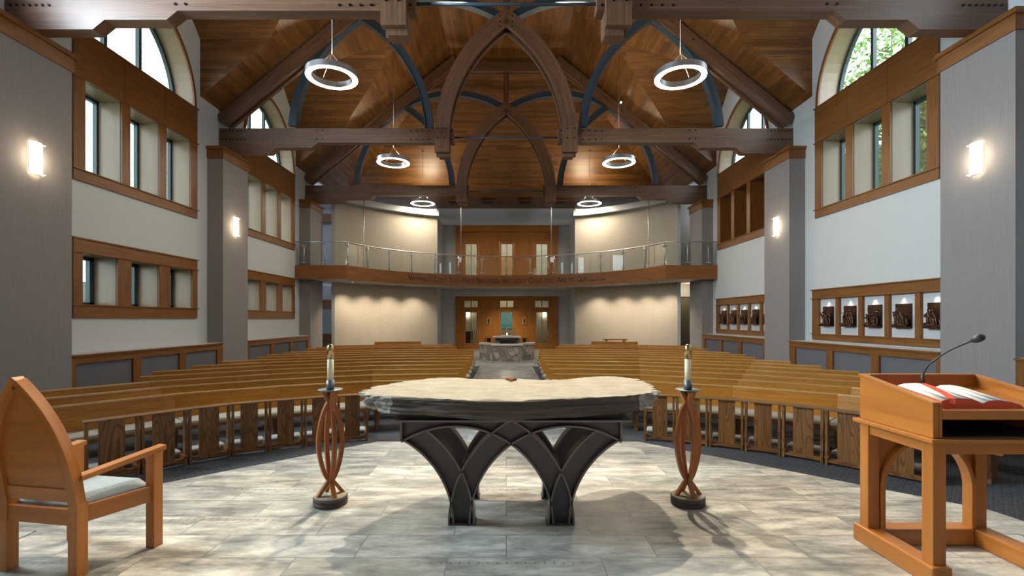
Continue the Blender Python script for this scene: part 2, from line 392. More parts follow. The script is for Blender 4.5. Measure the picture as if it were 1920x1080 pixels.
def carpet():
    m, nt, p = newmat('patterned_blue_grey_carpet'); tc = N(nt, 'ShaderNodeTexCoord')
    mp = N(nt, 'ShaderNodeMapping'); mp.inputs['Scale'].default_value = (1, 1, 1); link(nt, tc.outputs['Object'], mp.inputs[0])
    ck = N(nt, 'ShaderNodeTexChecker'); ck.inputs['Scale'].default_value = 22; link(nt, mp.outputs[0], ck.inputs['Vector'])
    br = N(nt, 'ShaderNodeTexBrick'); br.inputs['Scale'].default_value = 1; br.inputs['Brick Width'].default_value = 0.05; br.inputs['Row Height'].default_value = 0.025; br.inputs['Mortar Size'].default_value = 0.004
    br.inputs['Color1'].default_value = (0.050, 0.060, 0.082, 1); br.inputs['Color2'].default_value = (0.10, 0.115, 0.145, 1); br.inputs['Mortar'].default_value = (0.19, 0.17, 0.14, 1)
    link(nt, mp.outputs[0], br.inputs['Vector'])
    nz = N(nt, 'ShaderNodeTexNoise'); nz.inputs['Scale'].default_value = 180; link(nt, tc.outputs['Object'], nz.inputs['Vector'])
    c = mixc(nt, mathn(nt, 'MULTIPLY', ck.outputs['Fac'], 0.3), br.outputs['Color'], (0.05, 0.055, 0.075))
    c = mixc(nt, mathn(nt, 'MULTIPLY', nz.outputs['Fac'], 0.5), c, (0.03, 0.032, 0.04))
    link(nt, c, p.inputs['Base Color']); p.inputs['Roughness'].default_value = 1.0; p.inputs['Specular IOR Level'].default_value = 0.1
    return m
M['carpet'] = carpet()
def fieldstone(name, sc=3.2):
    m, nt, p = newmat(name); tc = N(nt, 'ShaderNodeTexCoord')
    vo = N(nt, 'ShaderNodeTexVoronoi', feature='F1', distance='CHEBYCHEV'); vo.inputs['Scale'].default_value = sc; link(nt, tc.outputs['Object'], vo.inputs['Vector'])
    ve = N(nt, 'ShaderNodeTexVoronoi', feature='DISTANCE_TO_EDGE'); ve.inputs['Scale'].default_value = sc; link(nt, tc.outputs['Object'], ve.inputs['Vector'])
    cr = N(nt, 'ShaderNodeValToRGB'); cr.color_ramp.elements[0].color = (0.22, 0.21, 0.20, 1); cr.color_ramp.elements[1].color = (0.66, 0.58, 0.46, 1)
    e = cr.color_ramp.elements.new(0.5); e.color = (0.46, 0.36, 0.26, 1)
    sp = N(nt, 'ShaderNodeSeparateColor'); link(nt, vo.outputs['Color'], sp.inputs[0]); link(nt, sp.outputs[0], cr.inputs[0])
    nz = N(nt, 'ShaderNodeTexNoise'); nz.inputs['Scale'].default_value = 14; nz.inputs['Detail'].default_value = 5; link(nt, tc.outputs['Object'], nz.inputs['Vector'])
    c = mixc(nt, mathn(nt, 'MULTIPLY', nz.outputs['Fac'], 0.5), cr.outputs[0], (0.20, 0.20, 0.20))
    gp = mathn(nt, 'LESS_THAN', ve.outputs['Distance'], 0.03)
    c = mixc(nt, gp, c, (0.13, 0.12, 0.11)); link(nt, c, p.inputs['Base Color']); p.inputs['Roughness'].default_value = 0.8
    b = N(nt, 'ShaderNodeBump'); b.inputs['Strength'].default_value = 0.8; b.inputs['Distance'].default_value = 0.03
    link(nt, mathn(nt, 'MINIMUM', ve.outputs['Distance'], 0.1), b.inputs['Height']); link(nt, b.outputs[0], p.inputs['Normal'])
    return m
M['fieldstone'] = fieldstone('fieldstone', 4.4)
M['brickout'] = fieldstone('garden_stone_wall', 1.4)
M['caps'] = plain('grey_stone_cap', (0.50, 0.48, 0.44), 0.6, noise_amt=0.25, nscale=12)
def slab_mat(name, c1, c2, bands):
    m, nt, p = newmat(name); tc = N(nt, 'ShaderNodeTexCoord'); mp = N(nt, 'ShaderNodeMapping'); mp.inputs['Scale'].default_value = bands; link(nt, tc.outputs['Object'], mp.inputs[0])
    nz = N(nt, 'ShaderNodeTexNoise'); nz.inputs['Scale'].default_value = 1; nz.inputs['Detail'].default_value = 8; nz.inputs['Roughness'].default_value = 0.65; link(nt, mp.outputs[0], nz.inputs['Vector'])
    n2 = N(nt, 'ShaderNodeTexNoise'); n2.inputs['Scale'].default_value = 26; n2.inputs['Detail'].default_value = 6; link(nt, tc.outputs['Object'], n2.inputs['Vector'])
    mr = N(nt, 'ShaderNodeMapRange'); link(nt, nz.outputs['Fac'], mr.inputs[0]); mr.inputs[1].default_value = 0.3; mr.inputs[2].default_value = 0.7
    c = mixc(nt, mr.outputs[0], c1, c2); c = mixc(nt, mathn(nt, 'MULTIPLY', n2.outputs['Fac'], 0.4), c, [x*0.75 for x in c1])
    link(nt, c, p.inputs['Base Color']); p.inputs['Roughness'].default_value = 0.8
    b = N(nt, 'ShaderNodeBump'); b.inputs['Strength'].default_value = 0.7; b.inputs['Distance'].default_value = 0.012
    link(nt, mathn(nt, 'ADD', n2.outputs['Fac'], nz.outputs['Fac']), b.inputs['Height']); link(nt, b.outputs[0], p.inputs['Normal']); return m
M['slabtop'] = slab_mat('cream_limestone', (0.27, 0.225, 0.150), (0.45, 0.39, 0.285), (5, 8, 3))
M['slabend'] = slab_mat('broken_grey_limestone', (0.16, 0.155, 0.15), (0.46, 0.45, 0.43), (9, 9, 14))  # broken stone; light on the slab ends is also put into its paler tone
M['slabside'] = slab_mat('layered_dark_limestone', (0.035, 0.030, 0.027), (0.165, 0.130, 0.105), (2.0, 2.0, 34))  # layered stone; shade on the slab sides is also put into its dark tone
# ------------------------------------------------------------ building constants (metres; y = distance into the nave)
W = 9.4; PX = 8.9; FL = -0.28; EAVE = 8.44; SL = 0.814; TOPX = 2.65; TOPZ = EAVE+SL*(W-TOPX)
BAY = 6.77; BC = [12.44+BAY*j for j in (-2, -1, 0, 1)]
def roofz(x): return EAVE+SL*(W-abs(x))

# ------------------------------------------------------------ floors
PLAT = [(-4.35, -5.95), (-4.35, 2.6), (-4.05, 4.02), (-1.68, 6.31), (1.72, 6.31), (4.05, 4.05), (4.35, 2.6), (4.35, -5.95)]
XY = lambda u, v, w: (u, v, w)
struct('floor', MB().prism(PLAT, XY, -0.14, 0.0), M['stonefloor'])
def grow(poly, d):
    c = []
    for x, y in poly: c.append((x+math.copysign(d, x), y if y < -5 else y+d*(0.75 if y > 2.7 else 0.5)))
    return c
struct('floor', MB().prism(grow(PLAT, 0.33), XY, FL+0.001, -0.14), M['carpet'])
struct('floor', MB().span((-11.7, -6.1, FL-0.3), (11.7, 35.2, FL)), M['carpet'])
struct('floor', MB().span((-1.04, 6.66, FL), (1.04, 19.2, FL+0.004)).span((-2.1, 19.2, FL), (2.1, 35, FL+0.004)), M['aislefloor'])
# flush floor boxes with metal lids
for nm, (x, y), lb in (('floor_box', (3.62, 3.45), 'flush grey floor box lid in the tiles right of the ambo'), ('floor_box', (-3.72, 3.5), 'flush grey floor box lid in the tiles beyond the chair')):
    b = thing(nm, lb, 'floor box', (x, y, 0))
    obj('lid', MB().box((x, y, 0.002), (0.34, 0.26, 0.004)), M['caps'], b)
    obj('rim', MB().box((x, y-0.137, 0.003), (0.36, 0.012, 0.006)).box((x, y+0.137, 0.003), (0.36, 0.012, 0.006)).box((x-0.175, y, 0.003), (0.012, 0.28, 0.006)).box((x+0.175, y, 0.003), (0.012, 0.28, 0.006)), M['metal'], b)
    for k in (-0.07, 0.07): obj('cable_slot', MB().box((x+k, y-0.10, 0.006), (0.05, 0.018, 0.004)), M['dark'], b)

# ------------------------------------------------------------ side walls with window openings
def cells(mb, fn, y0, y1, z0, z1, holes, g=(0, 1, 0)):
    ys = sorted({y0, y1, *[h[0] for h in holes if y0 < h[0] < y1], *[h[1] for h in holes if y0 < h[1] < y1]})
    zs = sorted({z0, z1, *[h[2] for h in holes if z0 < h[2] < z1], *[h[3] for h in holes if z0 < h[3] < z1]})
    for a, b in zip(ys, ys[1:]):
        for c, d in zip(zs, zs[1:]):
            m, n = (a+b)/2, (c+d)/2
            if any(h[0] < m < h[1] and h[2] < n < h[3] for h in holes): continue
            mb.add([fn(a, c), fn(b, c), fn(b, d), fn(a, d)], [(0, 1, 2, 3)], g)
SPR = 7.96; CW = 0.12    # arch springing height, shift of window centre from bay centre
def arch_pts(cw, half, off=0.42, n=14, z0=SPR):
    """pointed arch in (y, z): from near foot over the apex to the far foot"""
    R = half+off; th = math.acos(off/R); L = []
    for i in range(n+1):
        a = th*i/n; L.append((cw+off-R*math.cos(a), z0+R*math.sin(a)))
    return L+[(2*cw-y, z) for y, z in L[::-1][1:]]
UP = [(-1.29-0.515, -1.29+0.515), (-0.515, 0.515), (1.29-0.515, 1.29+0.515)]
LO = [(-1.39-0.48, -1.39+0.48), (-0.48, 0.48), (1.39-0.48, 1.39+0.48)]
NI = [(-0.11+k*0.89-0.375, -0.11+k*0.89+0.375) for k in (-2, -1, 0, 1, 2)]
def side_wall(s):
    mb = MB(); fn = lambda y, z: (s*W, y, z)
    for j, c in enumerate(BC):
        cw = c+CW; h = [(cw+a, cw+b, 4.886, 6.88) for a, b in UP]
        h += [(cw+a, cw+b, 1.92, 3.07) for a, b in LO] if s < 0 else [(c+a, c+b, 1.15, 2.21) for a, b in NI]
        if s > 0 and j < 2: h = h[:3]
        e0 = c-BAY/2 if j else -6.1; e1 = c+BAY/2 if j < 3 else 23.45
        cells(mb, fn, e0, e1, FL, SPR, h)
        ap = arch_pts(cw, 1.97); n = len(ap)//2
        mb.add([fn(*p) for p in [(e0, SPR), (e0, EAVE), (c-2.41, EAVE), (c-2.41, 10.2), (c, 12.6), (c+0.0001, ap[n][1])]+ap[:n+1][::-1]], [tuple(range(6+n+1))], (0, 1, 0))
        mb.add([fn(*p) for p in [(e1, SPR), (e1, EAVE), (c+2.41, EAVE), (c+2.41, 10.2), (c, 12.6), (c+0.0001, ap[n][1])]+ap[n:]], [tuple(range(6+len(ap[n:])))], (0, 1, 0))
    # thickness where the wall ends beyond the last pier
    mb.span((s*W, 23.45, FL), (s*(W+0.6), 23.6, 8.6))
    return struct('wall_left' if s < 0 else 'wall_right', mb, M['white'])
side_wall(-1); side_wall(1)

# ------------------------------------------------------------ windows (casing, lining, frames, glass)
win_n = [0]
def boards(mb, s, rects, x0=0.0, x1=0.045):
    for a, b, c, d in rects: mb.span((s*(W-x1), a, c), (s*(W-x0)+s*0.01, b, d), g=(0, 1, 0) if (b-a) > (d-c) else (0, 0, 1))
def upper_window(s, c, blind=False):
    win_n[0] += 1; cw = c+CW; D = 0.62; h = 2.10
    cas = MB()
    boards(cas, s, [(cw-h, cw+h, 4.64, 4.886), (cw-h, cw-1.805, 4.886, 6.9), (cw+1.805, cw+h, 4.886, 6.9), (cw-0.775, cw-0.515, 4.886, 6.9), (cw+0.515, cw+0.775, 4.886, 6.9)])
    boards(cas, s, [(cw-h-0.04, cw+h+0.04, 4.875, 4.90), (cw-h-0.04, cw+h+0.04, 6.885, 6.915), (cw-h-0.04, cw+h+0.04, 7.93, 7.965)], 0, 0.075)
    w_ = struct('window_%d' % win_n[0], cas, M['trim'])
    pan = MB()
    for a, b in ((-h, -0.70), (-0.70, 0.70), (0.70, h)): boards(pan, s, [(cw+a+0.006, cw+b-0.006, 6.9, 7.95)], 0, 0.05)
    obj('spandrel_panel', pan, M['trim'], w_)
    # curved arch casing
    ai = arch_pts(cw, 1.97); ao = arch_pts(cw, 2.08); cc = MB()
    xin, xout = s*(W-0.045), s*(W+0.01)
    for i in range(len(ai)-1):
        q = [(ai[i], xin), (ai[i+1], xin), (ao[i+1], xin), (ao[i], xin), (ai[i], xout), (ai[i+1], xout), (ao[i+1], xout), (ao[i], xout)]
        cc.add([(x, p[0], p[1]) for p, x in q], [(0, 1, 2, 3), (4, 7, 6, 5), (0, 4, 5, 1), (3, 2, 6, 7)], (0, ai[i+1][0]-ai[i][0], ai[i+1][1]-ai[i][1]))
    obj('arch_casing', cc, M['trim'], w_)
    # reveal lining
    ln = MB(); X0, X1 = s*W, s*(W+D)
    for i in range(len(ai)-1):
        a, b = ai[i], ai[i+1]
        ln.add([(X0, a[0], a[1]), (X0, b[0], b[1]), (X1, b[0], b[1]), (X1, a[0], a[1])], [(0, 1, 2, 3)], (0, b[0]-a[0], b[1]-a[1]))
    ln.span((X0, cw-1.97, SPR-0.02), (X1, cw+1.97, SPR))
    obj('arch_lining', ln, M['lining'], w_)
    l2 = MB()
    for a, b in UP:
        a += cw; b += cw
        for q in ([(a, 4.886), (a, 6.88)], [(b, 4.886), (b, 6.88)], [(a, 4.886), (b, 4.886)], [(a, 6.88), (b, 6.88)]):
            (p0, z0), (p1, z1) = q
            l2.add([(X0, p0, z0), (X0, p1, z1), (X1, p1, z1), (X1, p0, z0)], [(0, 1, 2, 3)], (0, 0, 1) if p0 == p1 else (1, 0, 0))
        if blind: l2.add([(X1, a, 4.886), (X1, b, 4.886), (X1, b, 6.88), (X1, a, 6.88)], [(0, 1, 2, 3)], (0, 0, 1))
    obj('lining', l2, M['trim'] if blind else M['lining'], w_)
    fr = MB(); xs = s*(W+D-0.04)
    fb = lambda a, b, c_, d: fr.span((xs-0.05, a, c_), (xs+0.05, b, d))
    if not blind:
        for a, b in UP:
            a += cw; b += cw; t = 0.06
            fb(a, a+t, 4.886, 6.88); fb(b-t, b, 4.886, 6.88); fb(a, b, 4.886, 4.886+t); fb(a, b, 6.88-t, 6.88)
    fr.sweep([(xs, y, z) for y, z in arch_pts(cw, 1.93)], (1, 0, 0), 0.09, 0.1)
    fb(cw-1.95, cw+1.95, SPR, SPR+0.08)
    for k in (-0.57, 0.57): fb(cw+k-0.05, cw+k+0.05, SPR, SPR+2.15)
    obj('frame', fr, M['frame'], w_)
    gl = MB()
    if not blind:
        for a, b in UP: gl.span((xs-0.004, cw+a, 4.9), (xs+0.004, cw+b, 6.87))
    gl.add([(xs, y, z) for y, z in arch_pts(cw, 1.93)], [tuple(range(len(arch_pts(cw, 1.93))))], (0, 1, 0))
    obj('pane', gl, M['glass'], w_)
def lower_window(s, c):
    win_n[0] += 1; cw = c+CW; D = 0.62; h = 2.10; cas = MB()
    boards(cas, s, [(cw-h, cw+h, 1.62, 1.92), (cw-h, cw+h, 3.07, 3.37), (cw-h, cw-1.87, 1.92, 3.07), (cw+1.87, cw+h, 1.92, 3.07), (cw-0.91, cw-0.48, 1.92, 3.07), (cw+0.48, cw+0.91, 1.92, 3.07)])
    boards(cas, s, [(cw-h-0.04, cw+h+0.04, 1.895, 1.92), (cw-h-0.04, cw+h+0.04, 3.06, 3.085), (cw-h-0.04, cw+h+0.04, 3.36, 3.39)], 0, 0.075)
    w_ = struct('window_%d' % win_n[0], cas, M['trim'])
    l2 = MB(); X0, X1 = s*W, s*(W+D); fr = MB(); gl = MB(); xs = s*(W+D-0.04)
    for a, b in LO:
        a += cw; b += cw
        for q in ([(a, 1.92), (a, 3.07)], [(b, 1.92), (b, 3.07)], [(a, 1.92), (b, 1.92)], [(a, 3.07), (b, 3.07)]):
            (p0, z0), (p1, z1) = q
            l2.add([(X0, p0, z0), (X0, p1, z1), (X1, p1, z1), (X1, p0, z0)], [(0, 1, 2, 3)], (0, 0, 1) if p0 == p1 else (1, 0, 0))
        for (p, q, r, t) in ((a, a+0.06, 1.92, 3.07), (b-0.12, b, 1.92, 3.07), (a, b, 1.92, 1.99), (a, b, 2.99, 3.07)): fr.span((xs-0.05, p, r), (xs+0.05, q, t))
        gl.span((xs-0.004, a, 1.93), (xs+0.004, b, 3.06))
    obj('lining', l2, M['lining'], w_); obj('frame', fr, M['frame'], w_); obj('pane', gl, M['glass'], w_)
for j, c in enumerate(BC):
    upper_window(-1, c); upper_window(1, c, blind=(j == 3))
    lower_window(-1, c)

# ------------------------------------------------------------ ceiling: gabled bays, flat crown, hipped far end
def ceiling():
    mb = MB(); GY = (0, 1, 0); GX = (1, 0, 0)
    for s in (-1, 1):
        P = lambda x, y, z=None: (s*x, y, roofz(x) if z is None else z)
        for j, c in enumerate(BC):
            e0 = c-BAY/2 if j else -6.1; e1 = c+BAY/2; a, b = c-2.41, c+2.41; xv = W-(10.2-EAVE)/SL; xr = W-(12.6-EAVE)/SL
            mb.add([P(W, e0), P(W, a), P(xv, a), P(TOPX, a), P(TOPX, e0)], [(0, 1, 2, 3, 4)], GY)
            mb.add([P(W, b), P(W, e1), P(TOPX, e1), P(TOPX, b), P(xv, b)], [(0, 1, 2, 3, 4)], GY)
            mb.add([P(xv, a), P(xr, c), P(TOPX, c), P(TOPX, a)], [(0, 1, 2, 3)], GY)
            mb.add([P(xv, b), P(TOPX, b), P(TOPX, c), P(xr, c)], [(0, 1, 2, 3)], GY)
            for q in (a, b):
                mb.add([P(W, q), P(W, q, 10.2), P(xv, q, 10.2)], [(0, 1, 2)], GX)
                mb.add([P(W, q, 10.2), P(xv, q, 10.2), P(xr, c, 12.6), P(W, c, 12.6)], [(0, 1, 2, 3)], GX)
        yq = BC[3]+BAY/2; mb.add([P(W, yq), P(W, 28.15), P(9.13, 27.9, 8.65), P(TOPX, 22.75), P(TOPX, yq)], [(0, 1, 2, 3, 4)], GY)
    mb.add([(-TOPX, -6.1, TOPZ), (TOPX, -6.1, TOPZ), (TOPX, 22.75, TOPZ), (-TOPX, 22.75, TOPZ)], [(0, 1, 2, 3)], GY)
    mb.add([(-TOPX, 22.75, TOPZ), (TOPX, 22.75, TOPZ), (9.13, 27.9, 8.65), (-9.13, 27.9, 8.65)], [(0, 1, 2, 3)], GX)
    mb.add([(-9.13, 27.9, 8.65), (9.13, 27.9, 8.65), (W, 29.75, 8.37), (-W, 29.75, 8.37)], [(0, 1, 2, 3)], GX)
    for s in (-1, 1): mb.add([(s*9.13, 27.9, 8.65), (s*W, 28.15, 8.44), (s*W, 29.75, 8.37)], [(0, 1, 2)], GX)
    struct('ceiling', mb, M['ceiling'])
    c2 = MB()
    for s in (-1, 1): c2.span((s*9.35, 23.6, 8.4), (s*11.7, 30.1, 8.5))
    struct('ceiling', c2, M['white'])
ceiling()
for k, x in enumerate((-3.05, -1.05, 1.10, 3.15)):
    y = 28.75; v = thing('ceiling_vent', ['leftmost', 'second from left', 'second from right', 'rightmost'][k]+' of the four square dark grilles in the low wooden ceiling', 'vent', (x, y, 8.5), group='square grilles over the balcony doors')
    z = 8.65-(y-27.9)*0.151
    obj('grille', MB().box((x, y, z-0.02), (0.72, 1.05, 0.02)), M['dark'], v)
    obj('frame', MB().box((x-0.38, y, z-0.02), (0.05, 1.15, 0.035)).box((x+0.38, y, z-0.02), (0.05, 1.15, 0.035)).box((x, y-0.55, z-0.02+0.01), (0.8, 0.05, 0.035)).box((x, y+0.55, z-0.03), (0.8, 0.05, 0.035)), M['trim'], v)

# ------------------------------------------------------------ end walls
bk = MB(); cells(bk, lambda x, z: (x, -6.1, z), -W, W, FL, TOPZ, [], (1, 0, 0)); struct('wall_front', bk, M['white'])
DY = 30.0
bw = MB()
DOORS = [(-2.68, -1.66), (-0.47, 0.55), (1.70, 2.72)]
holes = [(a, b, FL, 3.12-0.30) for a, b in DOORS]+[(a, b, 3.95, 7.05) for a, b in DOORS]
cells(bw, lambda x, z: (x, DY, z), -11.7, 11.7, FL, 8.5, holes, (1, 0, 0))
bw.span((-4.25, DY-0.3, 7.36), (4.25, DY, 8.45)).span((-4.25, DY-0.25, 3.0), (4.25, DY, 3.39))
struct('wall_back', bw, M['white'])
hw = MB()
for s in (-1, 1):
    hw.span((s*11.6, 23.45, FL), (s*11.75, 30.05, 8.5)); hw.span((s*9.4, 23.45, FL), (s*11.7, 23.5, 8.5))
struct('wall_hall', hw, M['white'])
# stair hall pieces seen left of the curved wall; closet wall on the right
mb = MB()
mb.span((-11.6, 29.2, 7.45), (-9.0, 29.5, 7.95)); mb.span((-11.6, 29.2, 2.2), (-9.0, 29.5, 2.75)); mb.span((-11.6, 28.9, 0.15), (-9.0, 29.1, 0.72))
struct('trim_1', mb, M['trim'])
mb = MB(); mb.span((8.2, 25.6, 3.4), (11.6, 25.75, 8.4)); struct('wall_closet', mb, M['panel'])
mb = MB(); mb.span((8.2, 25.2, FL), (11.6, 25.4, 2.75)); struct('wall_closet', mb, M['olive'])
mb = MB(); mb.span((8.2, 25.1, 2.75), (11.6, 25.4, 3.38)); struct('wall_closet', mb, M['white'])

# ------------------------------------------------------------ curved acoustic walls
def arcband(mb, cx, cy, R, t0, t1, z0, z1, th, n=40, radial_in=True):
    """vertical band on a circle; angle measured from +y"""
    o = len(mb.v); Ri, Ro = R, R+th
    for i in range(n+1):
        a = t0+(t1-t0)*i/n
        for r in (Ri, Ro):
            for z in (z0, z1): mb.v.append(Vector((cx+r*math.sin(a), cy+r*math.cos(a), z)))
    for i in range(n):
        b = o+4*i; u0 = R*(t0+(t1-t0)*i/n); u1 = R*(t0+(t1-t0)*(i+1)/n)
        for f, uv in (((b, b+4, b+5, b+1), ((u0, z0), (u1, z0), (u1, z1), (u0, z1))), ((b+2, b+3, b+7, b+6), ((u0, z0), (u0, z1), (u1, z1), (u1, z0))),
                      ((b+1, b+5, b+7, b+3), ((u0, 0), (u1, 0), (u1, th), (u0, th))), ((b, b+2, b+6, b+4), ((u0, 0), (u0, th), (u1, th), (u1, 0)))):
            mb.f.append(list(f)); mb.uv.append(list(uv)); mb.sm.append(False); mb.mi.append(0)
    for b, f in ((o, (0, 1, 3, 2)), (o+4*n, (0, 2, 3, 1))):
        mb.f.append([b+k for k in f]); mb.uv.append([(0, z0), (0, z1), (th, z1), (th, z0)]); mb.sm.append(False); mb.mi.append(0)
    return mb
A0 = math.atan2(3.9, 9.1); A1 = math.atan2(8.35, 5.3)
for s, nm in ((-1, 'left'), (1, 'right')):
    t0, t1 = (A0, A1) if s > 0 else (-A1, -A0)
    wl = struct('wall_curved_%s' % nm, arcband(MB(), 0, 18.3, 9.9, t0, t1, FL, 7.40, 0.2), M['panel'])
    bh = struct('trim_%d' % (2 if s < 0 else 3), arcband(MB(), 0, 18.3, 9.58, t0, t1, 7.38, 7.68, 0.55), M['white'])
    mb = MB(); mb.span((s*3.93, 27.45, FL), (s*4.05, DY, 7.4)); mb.span((s*8.36, 23.6, FL), (s*8.52, 24.6, 7.6)); struct('trim_%d' % (4 if s < 0 else 5), mb, M['white'])

# ------------------------------------------------------------ balcony
BCY, BR, TH = 18.97, 7.53, math.radians(70.3)
bal = thing('balcony', 'curved wood-fronted balcony with glass railing across the far end', 'balcony', (0, 22, 3.38))
fas = arcband(MB(), 0, BCY, BR, -TH, TH, 3.38, 3.99, 0.08, 60)
for s in (-1, 1): fas.span((s*7.09, 21.5, 3.38), (s*9.38, 21.58, 3.99), g=(1, 0, 0))
obj('fascia', fas, M['fascia'], bal)
arcp = [(BR*math.sin(-TH+2*TH*i/60), BCY+BR*math.cos(-TH+2*TH*i/60)) for i in range(61)]
NT = [(9.38, 21.5), (9.38, 21.88), (8.80, 21.88), (8.80, 23.52), (9.6, 23.52), (9.6, 29.6), (3.6, 29.6)]
dk = arcp+NT+[(-a, b) for a, b in NT[::-1]]
ins = [(x*1.003, y+0.05) for x, y in dk]
obj('soffit', MB().prism([(max(-11.5, min(11.5, x)), y+0.04) for x, y in dk], XY, 3.385, 3.42), plain('soffit_paint', (0.50, 0.48, 0.44), 0.8), bal)
obj('deck', MB().prism([(x, y+0.04) for x, y in dk], XY, 3.85, 3.93), M['carpet'], bal)
NP = 14; pts = [(BR*math.sin(-TH+2*TH*i/NP), BCY+0.0+BR*math.cos(-TH+2*TH*i/NP)) for i in range(NP+1)]
flat = lambda s: [(s*8.1, 21.53), (s*9.03, 21.53)]
allp = flat(-1)[::-1]+[(x*0.998, y+0.03) for x, y in pts]+flat(1)
rail = [(-9.36, 21.54, 5.03)]+[((BR+0.03)*math.sin(-TH+2*TH*i/60), BCY+0.02+(BR+0.03)*math.cos(-TH+2*TH*i/60), 5.03) for i in range(61)]+[(9.36, 21.54, 5.03)]
obj('handrail', MB().tube(rail, 0.026, 8), M['metal'], bal)
for x, y in allp:
    p = MB().cyl((x, y+0.06, 3.93), (x, y+0.06, 5.02), 0.028, 8)
    for z in (4.12, 4.85): p.box((x, y+0.03, z), (0.20, 0.05, 0.045))
    obj('post', p, M['metal'], bal)
for (x0, y0), (x1, y1) in zip([(-9.38, 21.53)]+allp, allp+[(9.38, 21.53)]):
    d = Vector((x1-x0, y1-y0, 0)); l = d.length; 
    if l < 0.05: continue
    g = MB(); R_ = Matrix.Translation(((x0+x1)/2, (y0+y1)/2, 4.49)) @ Matrix.Rotation(math.atan2(d.y, d.x), 4, 'Z')
    g.box((0, 0, 0), (l-0.05, 0.012, 0.92), M=R_); obj('glass_panel', g, M['railglass'], bal)
# lettering bent around the fascia
def bent_text(txt, t0, t1, z, size_caps, name):
    cu = bpy.data.curves.new(name, 'FONT'); cu.body = txt.upper(); cu.size = 1; cu.extrude = 0.02; cu.small_caps_scale = 0.76
    prev = ' '
    for i, ch in enumerate(txt):
        if ch.islower(): cu.body_format[i].use_small_caps = True
    cu.body = txt
    for i, ch in enumerate(txt):
        cu.body_format[i].use_small_caps = ch.islower()
    to = bpy.data.objects.new(name, cu); COL.objects.link(to)
    dg = bpy.context.evaluated_depsgraph_get(); me = bpy.data.meshes.new_from_object(to.evaluated_get(dg)); bpy.data.objects.remove(to)
    x0 = min(v.co.x for v in me.vertices); x1 = max(v.co.x for v in me.vertices); zt = max(v.co.y for v in me.vertices)
    org = origin_of(bal)
    for v in me.vertices:
        a = t0+(t1-t0)*(v.co.x-x0)/(x1-x0); r = BR-0.004-0.01*(1 if v.co.z > 0 else 0)
        v.co = Vector((r*math.sin(a), BCY+r*math.cos(a), z+v.co.y*size_caps/0.72))-org
    me.materials.clear(); me.materials.append(plain('dark_pewter_letters', (0.022, 0.020, 0.030), 0.4, 0.3))
    o = bpy.data.objects.new(name, me); COL.objects.link(o); o.parent = bal; return o
bent_text('Without Cost You Have Received; Without Cost You Are to Give.', math.radians(-41.5), math.radians(34.8), 3.555, 0.30, 'lettering')
bent_text('Matthew 10:8', math.radians(35.6), math.radians(42.2), 3.57, 0.10, 'lettering')
# suspension rods
for x, y, z1, t in ((-2.44, 26.2, 11.0, 'left of the upper doors'), (2.44, 26.2, 11.0, 'right of the upper doors'), (-6.66, 22.62, 7.1, 'by the left curved wall'), (6.66, 22.62, 7.1, 'by the right curved wall')):
    tag(obj('suspension_rod', MB().cyl((x, y, 3.95), (x, y, z1), 0.022, 8), M['metal']), 'thin steel rod rising from the balcony edge '+t, 'rod', 'balcony suspension rods')
# recessed downlights under the balcony
emd = emissive('downlight_glow', (1.0, 0.86, 0.62), 40)
def downlight(x, y, z, lb, e=20, energy=True):
    d = thing('recessed_downlight', lb, 'downlight', (x, y, z), group='downlights under the balcony')
    obj('trim_ring', MB().lathe([(0.085, 0.0), (0.085, -0.012), (0.06, -0.012), (0.06, 0.0)], (x, y, z), 16), M['metal'], d)
    obj('lens', MB().lathe([(0.0, -0.003), (0.06, -0.004), (0.06, 0.0)], (x, y, z), 16), emd, d)
    if energy:
        l = lamp('downlight_lamp', 'SPOT', (x, y, z-0.03), e, (1.0, 0.84, 0.60), 0.03, aim=(x*1.03, y+0.35, 0), spot=110, blend=0.9); l.parent = d; l.location = (0, 0, -0.03)
for s, sd in ((-1, 'left'), (1, 'right')):
    for k, th in enumerate((31.5, 40, 48, 55.5)):
        a = math.radians(th); r = 9.0
        downlight(s*r*math.sin(a), 18.3+r*math.cos(a), 3.385, 'recessed downlight by the lower %s curved wall, %s' % (sd, ['nearest the doors', 'second from the doors', 'third from the doors', 'farthest from the doors'][k]), 230)
downlight(0.05, 28.2, 3.385, 'recessed downlight in front of the middle lower door', 260)

# ------------------------------------------------------------ door walls
pn = MB(); ZD = DY-0.03
FX = 0.04
def fbx(mb, x0, x1, z0, z1, d0=0.08, d1=0.0): mb.span((x0, DY-d0, z0), (x1, DY-d1, z1), g=(1, 0, 0) if x1-x0 > z1-z0 else (0, 0, 1))
for z0, zt in ((FL, 3.12), (3.95, 7.32)):
    fbx(pn, -3.12, 3.20, zt-0.30, zt, 0.12); fbx(pn, -3.17, 3.25, zt-0.02, zt+0.05, 0.17); fbx(pn, -3.17, 3.25, zt-0.33, zt-0.29, 0.15)
    fbx(pn, -3.12, -2.90, z0, zt-0.3, 0.12); fbx(pn, 2.98, 3.20, z0, zt-0.3, 0.12)
    fbx(pn, -2.90, -2.68, z0, zt-0.3, 0.07); fbx(pn, 2.72, 2.98, z0, zt-0.3, 0.07)
    fbx(pn, -1.66, -0.47, z0, zt-0.3, 0.07); fbx(pn, 0.55, 1.70, z0, zt-0.3, 0.07)
    for x in (-1.46, -0.67, 0.76, 1.50): fbx(pn, x-0.012, x+0.012, z0, zt-0.3, 0.085)
struct('trim_6', pn, M['doorwood'])
k = 0
